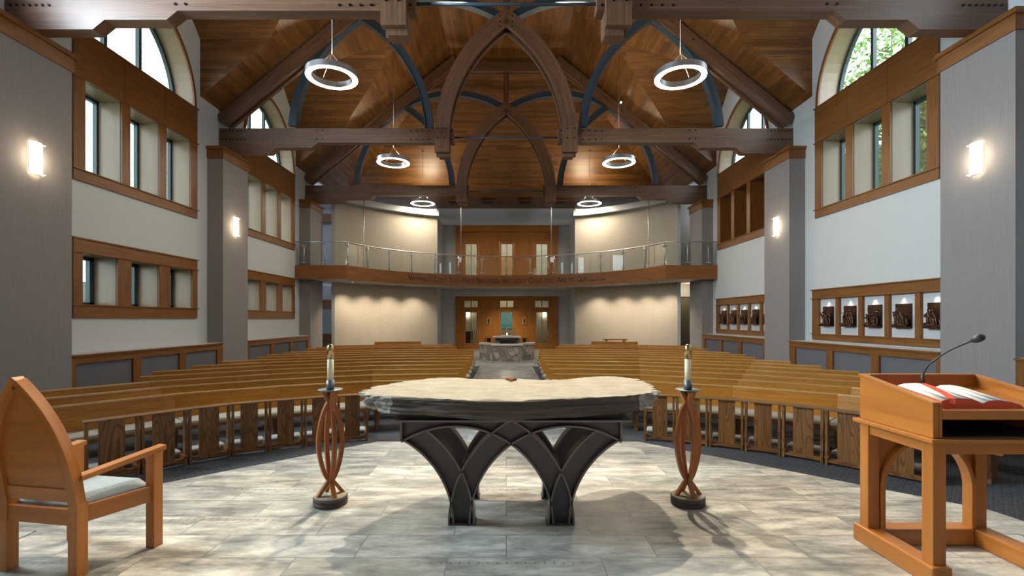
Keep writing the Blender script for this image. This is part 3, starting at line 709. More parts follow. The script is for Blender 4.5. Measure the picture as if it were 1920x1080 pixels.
def leaf(n, a, b, z0, ztop, ghead, gbot, transom):
    fr = MB(); fbx(fr, a, a+0.05, z0, ztop, 0.06, -0.08); fbx(fr, b-0.05, b, z0, ztop, 0.06, -0.08); fbx(fr, a, b, ztop-0.05, ztop, 0.06, -0.08)
    hd = ghead+0.17
    fbx(fr, a, b, hd, hd+0.10, 0.06, -0.08)
    d = struct('door_%d' % n, fr, M['doorwood'])
    lf = MB(); a2, b2 = a+0.06, b-0.06; g0, g1 = a+0.17, b-0.17
    fbx(lf, a2, g0, z0+0.01, hd, 0.03, -0.02); fbx(lf, g1, b2, z0+0.01, hd, 0.03, -0.02); fbx(lf, g0, g1, z0+0.01, gbot, 0.03, -0.02); fbx(lf, g0, g1, ghead, hd, 0.03, -0.02)
    m = (g0+g1)/2; fbx(lf, m-0.02, m+0.02, gbot, ghead, 0.03, -0.02)
    obj('door_leaf', lf, M['doorwood'], d); obj('pane', MB().span((g0, DY-0.005, gbot), (g1, DY+0.0, ghead)), M['glass'], d)
    if transom:
        t = MB(); zt0, zt1 = hd+0.10, ztop-0.05
        fbx(t, a+0.05, b-0.05, zt0, zt0+0.06, 0.03, -0.02); fbx(t, a+0.05, b-0.05, zt1-0.05, zt1, 0.03, -0.02); fbx(t, a+0.05, a+0.1, zt0, zt1, 0.03, -0.02); fbx(t, b-0.1, b-0.05, zt0, zt1, 0.03, -0.02); fbx(t, m-0.03, m+0.03, zt0, zt1, 0.03, -0.02)
        obj('transom_frame', t, M['doorwood'], d); obj('transom_pane', MB().span((a+0.1, DY-0.005, zt0), (b-0.1, DY, zt1)), M['glass'], d)
    else:
        t = MB(); fbx(t, a+0.05, b-0.05, hd+0.1, ztop-0.05, 0.0, -0.05); obj('head_panel', t, M['doorwood'], d)
    obj('handle', MB().box((b2-0.06, DY-0.06, z0+1.05), (0.035, 0.03, 0.42)).box((b2-0.06, DY-0.045, z0+0.9), (0.02, 0.05, 0.02)).box((b2-0.06, DY-0.045, z0+1.2), (0.02, 0.05, 0.02)), M['metal'], d)
for i, (a, b) in enumerate(DOORS):
    leaf(i+1, a, b, FL, 2.82, 2.00, 0.10, True); leaf(i+4, a, b, 3.95, 7.05, 6.23, 3.98, False)
lt = wood('pale_maple', (0.42, 0.24, 0.07), (0.60, 0.38, 0.14), 0.4)
for s, x in ((-1, -1.07), (1, 1.13)):
    sd = 'left' if s < 0 else 'right'
    o = thing('arched_wall_plaque', 'small pale wooden pointed-arch plaque %s of the middle lower door' % sd, 'plaque', (x, DY-0.1, 1.27))
    pl = MB(); F = lambda u, v, w_: (u, w_, v)
    pl.prism([(x-0.13, 1.27), (x+0.13, 1.27), (x+0.13, 1.72), (x+0.08, 1.62), (x, 1.80), (x-0.08, 1.62), (x-0.13, 1.72)], F, DY-0.13, DY-0.07, g=(0, 0, 1))
    obj('board', pl, lt, o)
    obj('inlay', MB().prism([(x-0.045, 1.33), (x+0.045, 1.33), (x+0.045, 1.55), (x, 1.66), (x-0.045, 1.55)], F, DY-0.14, DY-0.12), M['dark'], o)
    o = thing('collection_box', 'low wooden box with square opening, %s of the middle lower door' % sd, 'box', (x, DY-0.15, FL))
    b = MB()
    for q in ((x-0.17, x-0.12, 0.12, 0.47), (x+0.12, x+0.17, 0.12, 0.47), (x-0.17, x+0.17, 0.42, 0.47), (x-0.17, x+0.17, 0.12, 0.17)): fbx(b, *q, 0.26, 0.07)
    fbx(b, x-0.17, x+0.17, FL, 0.12, 0.24, 0.07)
    obj('frame', b, M['doorwood'], o); bb = MB(); fbx(bb, x-0.12, x+0.12, 0.17, 0.42, 0.10, 0.07); obj('inside', bb, M['dark'], o)
# rooms beyond the doors
vb = MB(); vb.span((-5, 34.8, FL), (5, 35, 8.5)); vb.span((-5.1, DY+0.1, FL), (-5, 35, 8.5)); vb.span((5, DY+0.1, FL), (5.1, 35, 8.5)); vb.span((-5, DY+0.1, 3.3), (5, 35, 3.7)); vb.span((-5, DY+0.1, 8.4), (5, 35, 8.5))
vmat = plain('warm_vestibule_paint', (0.50, 0.44, 0.34), 0.8); nv = len(vb.f)//6
for i in range(nv):
    o_ = MB(); o_.v = vb.v[8*i:8*i+8]; o_.f = [[q-8*i for q in f] for f in vb.f[6*i:6*i+6]]; o_.uv = vb.uv[6*i:6*i+6]; o_.sm = vb.sm[6*i:6*i+6]; o_.mi = vb.mi[6*i:6*i+6]
    struct(['wall_vestibule', 'wall_vestibule', 'wall_vestibule', 'floor', 'ceiling'][i], o_, vmat)
ap_ = [(-0.42, 0.9)]+[(0.42, 0.9)]+[(0.42*math.cos(PI*i/12), 1.75+0.42*math.sin(PI*i/12)) for i in range(13)]
vw = plain('teal_garden_view', (0.02, 0.10, 0.10), 0.4, noise_amt=0.9, nscale=3.5, emit=(0.08, 0.30, 0.29), estr=0.35)
tag(obj('arched_window', MB().prism([(0.04+a, b) for a, b in ap_], lambda u, v, w_: (u, w_, v), 34.72, 34.79), vw), 'arched teal-lit window far beyond the middle lower door', 'window')
tag(obj('console_table', MB().span((-0.6, 34.0, 0.50), (0.7, 34.5, 0.56)).span((-0.55, 34.05, FL), (-0.48, 34.45, 0.50)).span((0.58, 34.05, FL), (0.65, 34.45, 0.50)), M['trim']), 'wooden console table beyond the middle lower door', 'table')
lamp('hall_lamp', 'POINT', (-10.4, 26, 7.5), 60, DAY, 0.2); lamp('hall_lamp', 'POINT', (-10.4, 26, 2.4), 40, DAY, 0.2); lamp('hall_lamp', 'POINT', (9.2, 24.4, 3.0), 15, WARM, 0.1); lamp('hall_lamp', 'POINT', (10.2, 24.6, 7.0), 25, DAY, 0.1)  # unseen point lights added to brighten the dark side halls
lamp('vestibule_lamp', 'POINT', (0, 32.5, 2.9), 90, (1.0, 0.82, 0.58), 0.2); lamp('upper_hall_lamp', 'POINT', (-1.2, 32.3, 7.8), 170, (1.0, 0.95, 0.82), 0.2); lamp('upper_hall_lamp', 'POINT', (2.4, 32.3, 7.8), 170, (0.92, 0.97, 1.0), 0.2)
tag(obj('timber_cabinet', MB().span((-0.9, 34.2, 3.7), (0.55, 34.7, 6.0)), wood('honey_wood', (0.35, 0.16, 0.04), (0.55, 0.28, 0.08), 0.35)), 'honey wooden cabinet seen through the middle upper door', 'cabinet')
tag(obj('dark_armchair', MB().span((-2.9, 33.2, FL), (-2.35, 33.8, 0.15)).span((-2.9, 33.75, 0.15), (-2.35, 33.85, 0.75)), M['dark'], bevel=0.04), 'dark armchair seen through the left lower door', 'armchair')
for x, lb in ((-2.75, 'left'), (2.75, 'right')):
    s_ = thing('vestibule_sconce', 'glowing wall light seen through the %s lower door' % lb, 'wall light', (x, 34.7, 1.7))
    obj('shade', MB().box((x, 34.72, 2.0), (0.24, 0.12, 0.5)), emissive('sconce_glow_far', (1.0, 0.85, 0.6), 9), s_, bevel=0.02); obj('backplate', MB().box((x, 34.79, 2.0), (0.30, 0.02, 0.56)), M['metal'], s_)
# ------------------------------------------------------------ piers with timber caps, and panelled dado between them
for k, y0 in enumerate((1.66, 8.45, 15.2, 21.97)):
    for s in (-1, 1):
        if k == 0: lb = 'grey fabric-covered pier beside the sanctuary platform'
        else: lb = 'tall grey fabric pier with timber cap on the %s wall, %s' % ('left' if s < 0 else 'right', ['', 'nearest the camera', 'between the window bays', 'beside the balcony'][k])
        y1 = y0+1.46
        p = thing('pier', lb+('' if k else (' on the left' if s < 0 else ' on the right')), 'pier', (s*9.15, (y0+y1)/2, FL))
        obj('shaft', MB().span((s*PX, y0, FL), (s*(W-0.004), y1, 6.66), g=(0, 0, 1)), M['pier'], p)
        obj('cap_board', MB().span((s*(PX-0.03), y0-0.03, 6.65), (s*(W-0.004), y1+0.03, 6.93), g=(0, 1, 0)), M['trim'], p)
        obj('cap_lip', MB().span((s*(PX-0.08), y0-0.08, 6.93), (s*(W-0.004), y1+0.08, 7.02), g=(0, 1, 0)), M['trim'], p)
tn = 7
for s in (-1, 1):
    zt = 0.85 if s < 0 else 0.92
    for y0, y1 in ((3.13, 8.45), (9.91, 15.2), (16.67, 21.97)):
        mb = MB(); x = s*PX; xf = s*(PX+0.05)
        mb.span((s*(PX-0.04), y0, zt-0.035), (s*(PX+0.10), y1, zt), g=(0, 1, 0))
        mb.span((x, y0, zt-0.19), (s*(PX+0.08), y1, zt-0.035), g=(0, 1, 0)); mb.span((x, y0, FL), (s*(PX+0.08), y1, FL+0.2), g=(0, 1, 0))
        L = y1-y0
        for f, wd in ((0.0, 0.10), (0.31, 0.25), (0.62, 0.25), (0.945, 0.29)):
            a = y0+f*L; mb.span((x, a, FL+0.2), (s*(PX+0.08), a+wd, zt-0.19), g=(0, 0, 1))
        st = struct('trim_%d' % tn, mb, M['trim']); tn += 1
        obj('fabric_panel', MB().span((xf, y0, FL), (s*(PX+0.07), y1, zt-0.1), g=(0, 1, 0)), M['wains'], st)
        obj('ledge', MB().span((s*(PX+0.06), y0, zt-0.02), (s*(W-0.003), y1, zt+0.004), g=(0, 1, 0)), M['white'], st)

# ------------------------------------------------------------ wall sconces
gsc = emissive('sconce_glow', (1.0, 0.82, 0.52), 9)
for s in (-1, 1):
    for y, wh in ((9.12, 'nearest pier'), (15.87, 'second pier')):
        x = s*PX; z = 4.62
        r = thing('sconce', 'lit rectangular glass wall sconce on the %s of the %s wall' % (wh, 'left' if s < 0 else 'right'), 'wall light', (x, y, z-0.3), group='wall sconces')
        obj('backplate', MB().box((x-s*0.012, y, z), (0.024, 0.22, 0.56)), M['metal'], r)
        d = MB(); n = 10
        prof = [(-0.03-0.075*math.cos(PI*(i/n-0.5)), -0.13+0.26*i/n) for i in range(n+1)]
        for (a, b), (c, e) in zip(prof, prof[1:]): d.add([(x+s*a, y+b, z-0.30), (x+s*c, y+e, z-0.30), (x+s*c, y+e, z+0.30), (x+s*a, y+b, z+0.30)], [(0, 1, 2, 3)], (0, 0, 1))
        obj('diffuser', d, gsc, r, solid=0.006)
        for q in (-0.28, 0.28): obj('clip', MB().box((x-s*0.06, y+0.12, z+q), (0.09, 0.012, 0.02)), M['metal'], r)
        l = lamp('sconce_lamp', 'POINT', (x-s*0.18, y, z), 14, WARM, 0.1)

# ------------------------------------------------------------ roof trusses
bolt_me = [None]
def bolts(T, pts, yf):
    """every bolt head is a part of its own (shared mesh)"""
    if bolt_me[0] is None:
        o = obj('bolt', MB().cyl((0, 0.012, 0), (0, -0.022, 0), 0.023, 8), M['bolt'], None, local=True); bolt_me[0] = o.data; bpy.data.objects.remove(o)
    for x, z in pts:
        o = bpy.data.objects.new('bolt', bolt_me[0]); COL.objects.link(o); o.parent = T; o.location = Vector((x, yf, z))-T.location
def make_truss(y):
    """front face of the tie beams at y"""
    yc = y+0.135; T = thing('roof_truss', '', 'truss', (0, yc, 6.9), group='timber and steel roof trusses')
    XZ = lambda u, v, w: (u, w, v)
    for s in (-1, 1):
        prof = [(1.70, 7.37), (6.15, 7.37), (6.36, 7.20), (7.52, 7.20), (7.74, 7.02), (W-0.01, 7.02), (W-0.01, 7.84), (1.70, 7.84)]
        pb = MB().prism([(s*a, b) for a, b in prof], XZ, y, y+0.27, g=(1, 0, 0)); tb = obj('tie_beam', pb, M['timber'], T)
        P = [(2.52+0.2*i, z) for i in range(4) for z in (7.47, 7.75)]+[(1.79, 7.47), (1.79, 7.75)]+[(6.0+0.19*i+0.0, z) for i in range(2) for z in (7.49, 7.77)]+[(8.55+0.12*i, z) for i in range(7) for z in (7.47, 7.75)]
        bolts(T, [(s*a, b) for a, b in P], y)
        # pointed timber arch half: two outer plies and a recessed core
        def arc(R, cx, n=22, z0=7.5, xe=0.0):
            th = math.acos((xe-cx)/R); return [(s*(cx+R*math.cos(th*i/n)), z0+R*math.sin(th*i/n)) for i in range(n+1)]
        cx = -2.64
        for yy, d0, d1, Rm, wd, zb in ((y-0.07, 0, 0, 4.725, 0.47, 7.02), (y+0.34, 0, 0, 4.725, 0.47, 7.02)):
            path = [(s*(cx+Rm), yy, zb)]+[(a, yy, b) for a, b in arc(Rm, cx)]
            obj('arch_ply', MB().sweep(path, (0, 1, 0), wd, 0.14), M['timber'], T)
        path = [(s*(cx+4.66), yc, 6.90), (s*(cx+4.66), yc, 7.36)]; obj('arch_foot', MB().sweep(path, (0, 1, 0), 0.36, 0.30), M['timber'], T)
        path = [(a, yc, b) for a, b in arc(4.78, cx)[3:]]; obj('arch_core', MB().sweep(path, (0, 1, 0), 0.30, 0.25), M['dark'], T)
        bolts(T, [(s*(cx+4.725+a), z) for a in (-0.10, 0.13) for z in (7.47, 7.78)]+[(s*(0.20), z) for z in (11.42, 11.24, 11.08)], y-0.14)
        # rafter (three plies) from the wall to the collar
        for yy, dp, off, wd in ((y-0.0, 0.12, 0.36, 0.42), (y+0.27, 0.12, 0.36, 0.42), (yc, 0.15, 0.30, 0.30)):
            obj('rafter', MB().sweep([(s*(W-0.10), yy, roofz(W-0.10)-off/0.775), (s*2.35, yy, roofz(2.35)-off/0.775)], (0, 1, 0), wd, dp), M['timber'], T)
        bolts(T, [(s*(x_), roofz(x_)-0.36/0.775+dz) for x_ in (3.2, 3.5) for dz in (-0.08, 0.08)]+[(s*x_, roofz(x_)-0.42) for x_ in (6.1, 5.4, 4.6)], y-0.06)
        # blue steel arches
        def circ(cx_, R, x0, x1, n=26):
            a0 = math.acos(max(-1, min(1, (x0-cx_)/R))); a1 = math.acos(max(-1, min(1, (x1-cx_)/R)))
            return [(s*(cx_+R*math.cos(a0+(a1-a0)*i/n)), 7.65+R*math.sin(a0+(a1-a0)*i/n)) for i in range(n+1)]
        for nm, cx_, x0, x1, n in (('steel_arch', 2.5, 7.03, 0.22, 36), ('steel_arch', 7.05, 2.50, 4.85, 20)):
            R = 4.54; pth = [(a, yc, b) for a, b in circ(cx_, R, x0, x1, n) if b > 7.83]
            wb = MB().sweep(pth, (0, 1, 0), 0.25, 0.16)
            pi_ = [(a, yc, b) for a, b in circ(cx_, R-0.13, x0-0.13 if x0 > cx_ else x0+0.13, x1, n) if b > 7.83]
            ob = obj(nm, wb, M['steelblue'], T); obj('flange', MB().sweep(pi_, (0, 1, 0), 0.03, 0.28), M['steelblue'], ob)
    obj('collar_beam', MB().box((0, y+0.0, 13.35), (5.6, 0.12, 0.40)).box((0, y+0.27, 13.35), (5.6, 0.12, 0.40)).box((0, yc, 13.32), (5.4, 0.14, 0.28)), M['timber'], T)
    for yy in (y-0.07, y+0.34): obj('apex_block', MB().prism([(-0.23, 11.555), (0, 11.33), (0.23, 11.555), (0, 11.70)], lambda u, v, w_: (u, w_, v), yy-0.069, yy+0.069, g=(0, 0, 1)), M['timber'], T)
    obj('king_post', MB().box((0, yc, 12.45), (0.24, 0.16, 1.6)).box((0, y-0.02, 12.45), (0.10, 0.08, 1.6)), M['timber'], T)
    obj('tie_rod', MB().cyl((-1.72, yc, 7.58), (1.72, yc, 7.58), 0.032, 12), M['steelblue'], T)
    return T
T1 = make_truss(9.05); T1['label'] = 'nearest timber roof truss, its tie beam cut by the top of the view'
dup(T1, (0, 9.05+0.135+BAY, 6.9), label='middle timber roof truss between the two window bays')
dup(T1, (0, 9.05+0.135+2*BAY, 6.9), label='farthest timber roof truss above the balcony front')

# ------------------------------------------------------------ ring pendants
ring_em = emissive('ring_diffuser', (1.0, 0.90, 0.70), 14)
def ring_light(x, y, lb):
    z = 7.80; r = thing('ring_pendant', lb, 'pendant light', (x, y, z), group='ring pendants in two rows')
    n = 64
    def ann(mb, prof): 
        o = len(mb.v); m = len(prof)
        for i in range(n):
            a = 2*PI*i/n
            for R, h in prof: mb.v.append(Vector((x+R*math.cos(a), y+R*math.sin(a), z+h)))
        for i in range(n):
            j = (i+1) % n
            for k in range(m):
                k2 = (k+1) % m; mb.f.append([o+m*i+k, o+m*j+k, o+m*j+k2, o+m*i+k2]); mb.sm.append(False); mb.mi.append(0); mb.uv.append([(0, 0)]*4)
        return mb
    obj('ring_housing', ann(MB(), [(0.645, 0.0), (0.645, 0.15), (0.50, 0.15), (0.50, 0.0), (0.505, 0.0), (0.505, 0.145), (0.64, 0.145), (0.64, 0.0)]), M['metal'], r)
    obj('diffuser', ann(MB(), [(0.638, -0.008), (0.638, 0.012), (0.507, 0.012), (0.507, -0.008)]), ring_em, r)
    top = min(roofz(x), TOPZ)-0.02 if y < 22.5 else 10.60
    if abs(x) < 9 and y < 22.5: top = 12.55
    hub = z+0.62
    obj('cable', MB().cyl((x, y, hub), (x, y, top), 0.008, 6).cyl((x, y, hub), (x-0.40, y+0.40, z+0.15), 0.004, 5).cyl((x, y, hub), (x+0.40, y+0.40, z+0.15), 0.004, 5).cyl((x, y, hub), (x, y-0.57, z+0.15), 0.004, 5), M['metal'], r)
    obj('canopy', MB().lathe([(0.0, 0.0), (0.07, 0.0), (0.07, 0.04), (0.0, 0.04)], (x, y, top-0.03), 14), M['brass'], r)
    l = lamp('ring_lamp', 'AREA', (x, y, z-0.03), 95 if y < 25 else 140, (1.0, 0.86, 0.64), 1.1, aim=(x, y, 0)); l.data.shape = 'DISK'
    l = lamp('ring_uplight', 'AREA', (x, y, z+0.2), 70, (1.0, 0.82, 0.56), 1.0, aim=(x, y, 12)); l.data.shape = 'DISK'  # upward light added above the ring to brighten the ceiling
for s in (-1, 1):
    for y, w_ in ((12.44, 'nearest'), (19.21, 'middle'), (26.0, 'farthest, over the balcony')):
        ring_light(s*4.48+0.0, y, 'glowing metal ring pendant, %s of the %s row' % (w_, 'left' if s < 0 else 'right'))

for x, y, z, lb in ((5.26, 22.2, 11.66, 'small black spotlight on the roof slope right of the middle ring pendants'), (4.85, 15.5, 11.95, 'small black spotlight under the roof behind the nearest right ring pendant')):
    t = thing('spotlight', lb, 'spotlight', (x, y, z-0.2))
    obj('can', MB().cyl((x, y, z-0.05), (x-0.03, y-0.16, z-0.19), 0.055, 14), M['dark'], t)
    obj('bracket', MB().cyl((x, y, z-0.05), (x, y, roofz(x)), 0.012, 8), M['dark'], t)
    obj('lens', MB().cyl((x-0.03, y-0.16, z-0.19), (x-0.031, y-0.166, z-0.195), 0.045, 14), emissive('spot_lens', (1.0, 0.85, 0.6), 12), t)

# ------------------------------------------------------------ pews on mitred rings around the sanctuary
rad = math.radians
JA, JB, JC = Vector((2.37, 8.52)), Vector((3.70, 7.90)), Vector((4.84, 7.06))
dv = lambda deg: Vector((math.sin(rad(deg)), math.cos(rad(deg))))
dA, dB, dC = dv(15), dv(30), dv(45); C75 = math.cos(rad(7.5))
def along(deg): return Vector((math.cos(rad(deg)), -math.sin(rad(deg))))     # outward direction of a segment
PITCH = 0.97
def mitred(mb, s, p0, p1, m0, m1, nrm, sec, g=None, **k):
    """section (t, z) run from p0 to p1 in plan; ends cut along directions m0, m1"""
    n = len(sec); vs = []
    for p, m in ((p0, m0), (p1, m1)):
        for t, z in sec:
            q = p+m*(t/m.dot(nrm)); vs.append((s*q.x, q.y, FL+z))
    fs = [tuple(range(n)), tuple(range(2*n-1, n-1, -1))]+[(i, n+i, n+(i+1) % n, (i+1) % n) for i in range(n)]
    d = (p1-p0); return mb.add(vs, fs, g or (s*d.x, d.y, 0), **k)
ORD = ['front row', 'second row', 'third row', 'fourth row', 'fifth row', 'sixth row', 'seventh row', 'eighth row', 'ninth row', 'tenth row', 'eleventh row, behind the cross aisle', 'twelfth row', 'last full row', 'short bench by the rear wall']
SEG = ['section beside the centre aisle', 'second section from the aisle', 'third section from the aisle', 'outermost section']
def pew(s, kk, si, p0, p1, m0, m1, deg, detail):
    nrm = dv(deg); mid = (p0+p1)/2
    r = thing('pew', 'oak pew, %s, %s side, %s' % (ORD[kk], 'left' if s < 0 else 'right', SEG[si]), 'pew', (s*mid.x, mid.y, FL), group='curved rows of oak pews')
    obj('backrest', mitred(MB(), s, p0, p1, m0, m1, nrm, [(-0.075, 0.40), (-0.045, 0.40), (0.035, 0.765), (0.0, 0.765)]), M['oak'], r)
    obj('top_rail', mitred(MB(), s, p0, p1, m0, m1, nrm, [(-0.010, 0.762), (0.048, 0.762), (0.048, 0.79), (-0.004, 0.79)]), M['oak_edge'], r, bevel=0.006)
    e = (p1-p0).normalized(); L = (p1-p0).length
    obj('seat', mitred(MB(), s, p0, p1, m0, m1, nrm, [(-0.49, 0.355), (-0.06, 0.375), (-0.06, 0.40), (-0.49, 0.385)]), M['oak'], r)
    q0, q1 = p0+e*0.01, p1-e*0.01
    obj('cushion', mitred(MB(), s, q0, q1, m0, m1, nrm, [(-0.49, 0.385), (-0.525, 0.40), (-0.535, 0.425), (-0.52, 0.452), (-0.46, 0.465), (-0.08, 0.455), (-0.07, 0.39)], smooth=False), M['cushion'], r)
    n = max(2, int(L/1.3)+1)
    for i in range(n):
        c = p0+e*(0.12+(L-0.24)*i/(n-1)); a, b = c-e*0.02, c+e*0.02
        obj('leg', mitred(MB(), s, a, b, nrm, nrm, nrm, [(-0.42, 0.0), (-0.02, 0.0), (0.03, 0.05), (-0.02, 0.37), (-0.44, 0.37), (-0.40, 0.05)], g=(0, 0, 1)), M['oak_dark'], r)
    if si == 0:
        a, b = p0-e*0.012, p0+e*0.015
        obj('cushion_end', mitred(MB(), s, a, b, nrm, nrm, nrm, [(-0.50, 0.36), (-0.545, 0.39), (-0.545, 0.44), (-0.50, 0.475), (-0.10, 0.465), (-0.08, 0.36)]), M['cushend'], r)
for s in (-1, 1):
    for kk, (k, xin) in enumerate([(0, 0.98), (1, 0.95), (2, 0.95), (3, 0.96), (4, 0.97), (5, 1.0), (6, 1.03), (7, 1.08), (8, 1.12), (9, 1.18), (10.75, 1.95), (11.6, 2.15), (12.6, 2.3)]):
        o_ = PITCH*k/C75; A, B, Cc = JA+dA*o_, JB+dB*o_, JC+dC*o_
        XM = 7.33
        # section I: from the aisle to A
        e = along(7.5); p = A-e*((A.x-xin)/e.x); pew(s, kk, 0, p, A, dv(7.5), dA, 7.5, 1)
        def clipped(P, Q, deg, mP, mQ, si):
            if P.x >= XM-0.25: return False
            if Q.x > XM:
                f = (XM-P.x)/(Q.x-P.x); Q = P+(Q-P)*f; mQ = dv(deg)
            pew(s, kk, si, P, Q, mP, mQ, deg, 1); return Q.x < XM-0.01
        if clipped(A, B, 22.5, dA, dB, 1):
            lim = Cc if k != 3 else Cc
            if clipped(B, Cc, 37.5, dB, dC, 2) and k < 3:
                ln = 1.75 if k == 0 else 9; clipped(Cc, Cc+along(52.5)*ln if k == 0 else Cc+along(52.5)*9, 52.5, dC, dv(52.5), 3)
    # short bench near the rear wall
    o_ = PITCH*13.7/C75; B = JB+dB*o_; e = along(15.0)
    p = Vector((4.15, 23.6)); q = p+along(12)*2.2; pew(s, 13, 1, p, q, dv(12), dv(12), 12, 1)
tag(obj('side_table', MB().span((5.1, 24.6, FL), (5.16, 24.9, 0.52)).span((6.0, 24.6, FL), (6.06, 24.9, 0.52)).span((5.0, 24.5, 0.52), (6.15, 25.0, 0.58)), M['trim']), 'narrow wooden table behind the last pews on the right', 'table')

# ------------------------------------------------------------ kneeler fronts before the first row
FP = [(2.13, 7.49), (2.56, 7.32), (2.97, 7.10), (3.38, 6.87), (3.76, 6.61), (4.11, 6.25), (4.43, 5.86), (4.76, 5.45)]
NM = ['first', 'second', 'third', 'fourth', 'fifth', 'sixth', 'seventh']
for s in (-1, 1):
    for i in range(7):
        a, b = Vector(FP[i]), Vector(FP[i+1]); e = (b-a).normalized(); n = Vector((-e.y, e.x)); a = a+e*0.008; b = b-e*0.008
        if n.y < 0: n = -n
        mid = (a+b)/2; L = (b-a).length
        r = thing('kneeler_front', 'open oak kneeler front with centre panel, %s from the centre aisle on the %s' % (NM[i], 'left' if s < 0 else 'right'), 'kneeler', (s*mid.x, mid.y, FL), group='oak kneeler fronts before the first pew')
        for q in (a, b-e*0.032):
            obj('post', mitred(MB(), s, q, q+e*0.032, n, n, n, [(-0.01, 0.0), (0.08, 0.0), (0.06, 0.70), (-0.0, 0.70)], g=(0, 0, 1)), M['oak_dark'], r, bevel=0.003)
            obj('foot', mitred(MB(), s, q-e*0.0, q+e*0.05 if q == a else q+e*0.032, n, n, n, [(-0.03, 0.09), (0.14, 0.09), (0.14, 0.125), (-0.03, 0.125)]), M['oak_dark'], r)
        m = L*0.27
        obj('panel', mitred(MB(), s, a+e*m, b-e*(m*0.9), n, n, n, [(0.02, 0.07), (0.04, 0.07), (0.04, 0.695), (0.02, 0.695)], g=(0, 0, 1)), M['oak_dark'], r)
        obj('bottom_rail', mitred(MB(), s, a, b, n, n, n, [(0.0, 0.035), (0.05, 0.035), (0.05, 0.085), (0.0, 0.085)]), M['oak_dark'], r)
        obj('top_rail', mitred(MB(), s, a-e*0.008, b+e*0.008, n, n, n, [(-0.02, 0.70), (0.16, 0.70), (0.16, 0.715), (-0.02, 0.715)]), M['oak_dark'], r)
        obj('kneeler_pad', mitred(MB(), s, a+e*0.02, b-e*0.02, n, n, n, [(0.16, 0.10), (0.36, 0.10), (0.37, 0.13), (0.35, 0.155), (0.17, 0.155), (0.15, 0.13)]), M['pad'], r, bevel=0.01)
# ------------------------------------------------------------ altar
AX = 0.04
alt = thing('altar', 'altar table of a rough limestone slab on an arched dark steel base', 'altar', (AX, 4.1, 0))
CS = [-1.20, -0.44, 0.44, 1.20]; R0_, R1_ = 0.75, 0.91; XL = 0.855; ZT = 0.80; RO = {-1.20: (0.75, 0.91), -0.44: (0.765, 0.925), 0.44: (0.765, 0.925), 1.20: (0.75, 0.91)}
def inside(x, z, c, r): return math.hypot(x-c, z) < r
def filled(x, z):
    if abs(x) > XL: return False
    if inside(x, z, CS[0], R0_) or inside(x, z, CS[3], R0_): return False
    for c in CS:
        if RO[c][0] < math.hypot(x-c, z) < RO[c][1]: return True
    if x < 0: return not inside(x, z, CS[1], 0.765) and not inside(x, z, CS[2], 0.765)
    return not inside(x, z, CS[2], 0.765) and not inside(x, z, CS[1], 0.765)
def isect(c0, r0, c1, r1):
    d = abs(c1-c0); a = (r0*r0-r1*r1+d*d)/(2*d); x = c0+a*(1 if c1 > c0 else -1); return x, math.sqrt(max(0, r0*r0-a*a))
def arcp2(c, R, x0, x1, y, n=36):
    a0 = math.acos(max(-1, min(1, (x0-c)/R))); a1 = math.acos(max(-1, min(1, (x1-c)/R)))
    return [(AX+c+R*math.cos(a0+(a1-a0)*i/n), y, R*math.sin(a0+(a1-a0)*i/n)) for i in range(n+1)]
for yf, nm in ((3.75, 'front'), (4.30, 'rear')):
    yw = yf+0.06; mb = MB(); dx = 0.008; nz = 200
    x = -XL
    while x < XL:
        run = None
        for i in range(nz+1):
            z = (i+0.5)*ZT/nz; f = i < nz and filled(x+dx/2, z)
            if f and run is None: run = i*ZT/nz
            if not f and run is not None:
                z1 = i*ZT/nz; mb.span((AX+x, yw-0.005, run), (AX+x+dx, yw+0.005, z1), g=(0, 0, 1)); run = None
        x += dx
    fr = obj('arched_frame', mb, M['bronze_steel'], alt)
    xi = isect(CS[0], R1_, CS[1], 0.765)[0]; xt = CS[2]-math.sqrt(0.925**2-ZT**2)
    segs = [(CS[0], R0_, CS[0]+R0_, -XL), (CS[0], R1_, CS[0]+R1_, xi), (CS[2], 0.765, CS[2]-0.765, XL), (CS[2], 0.925, CS[2]-0.925, xt)]
    segs += [(-c, R, -a, -b) for c, R, a, b in segs]
    for c, R, a, b in segs:
        obj('flange', MB().sweep(arcp2(c, R, a, b, yw), (0, 1, 0), 0.014, 0.12), M['flange'], fr)
    for s in (-1, 1):
        obj('side_plate', MB().box((AX+s*XL, yw, (0.655+ZT)/2), (0.016, 0.12, ZT-0.655)), M['flange'], fr)
        obj('foot_plate', MB().box((AX+s*0.38, yw, 0.006), (0.21, 0.14, 0.012)), M['bronze_steel'], fr)
obj('top_plate', MB().span((AX-0.935, 3.74, 0.80), (AX+0.935, 4.50, 0.815)), M['flange'], alt)
obj('riser_box', MB().span((AX-0.84, 3.83, 0.815), (AX+0.86, 4.42, 0.892)), M['bronze_steel'], alt)
OUT = [(-1.15, 3.91), (-1.165, 4.22), (-1.04, 4.53), (-0.79, 4.80), (-0.57, 4.95), (-0.26, 4.80), (0.06, 4.80), (0.35, 4.78), (0.59, 4.80), (0.95, 5.02), (1.18, 5.06), (1.31, 4.74), (1.29, 4.30), (1.215, 3.97), (0.96, 3.78), (0.62, 3.68), (0.25, 3.59), (0.0, 3.545), (-0.35, 3.59), (-0.62, 3.66), (-0.88, 3.73), (-1.08, 3.84)]
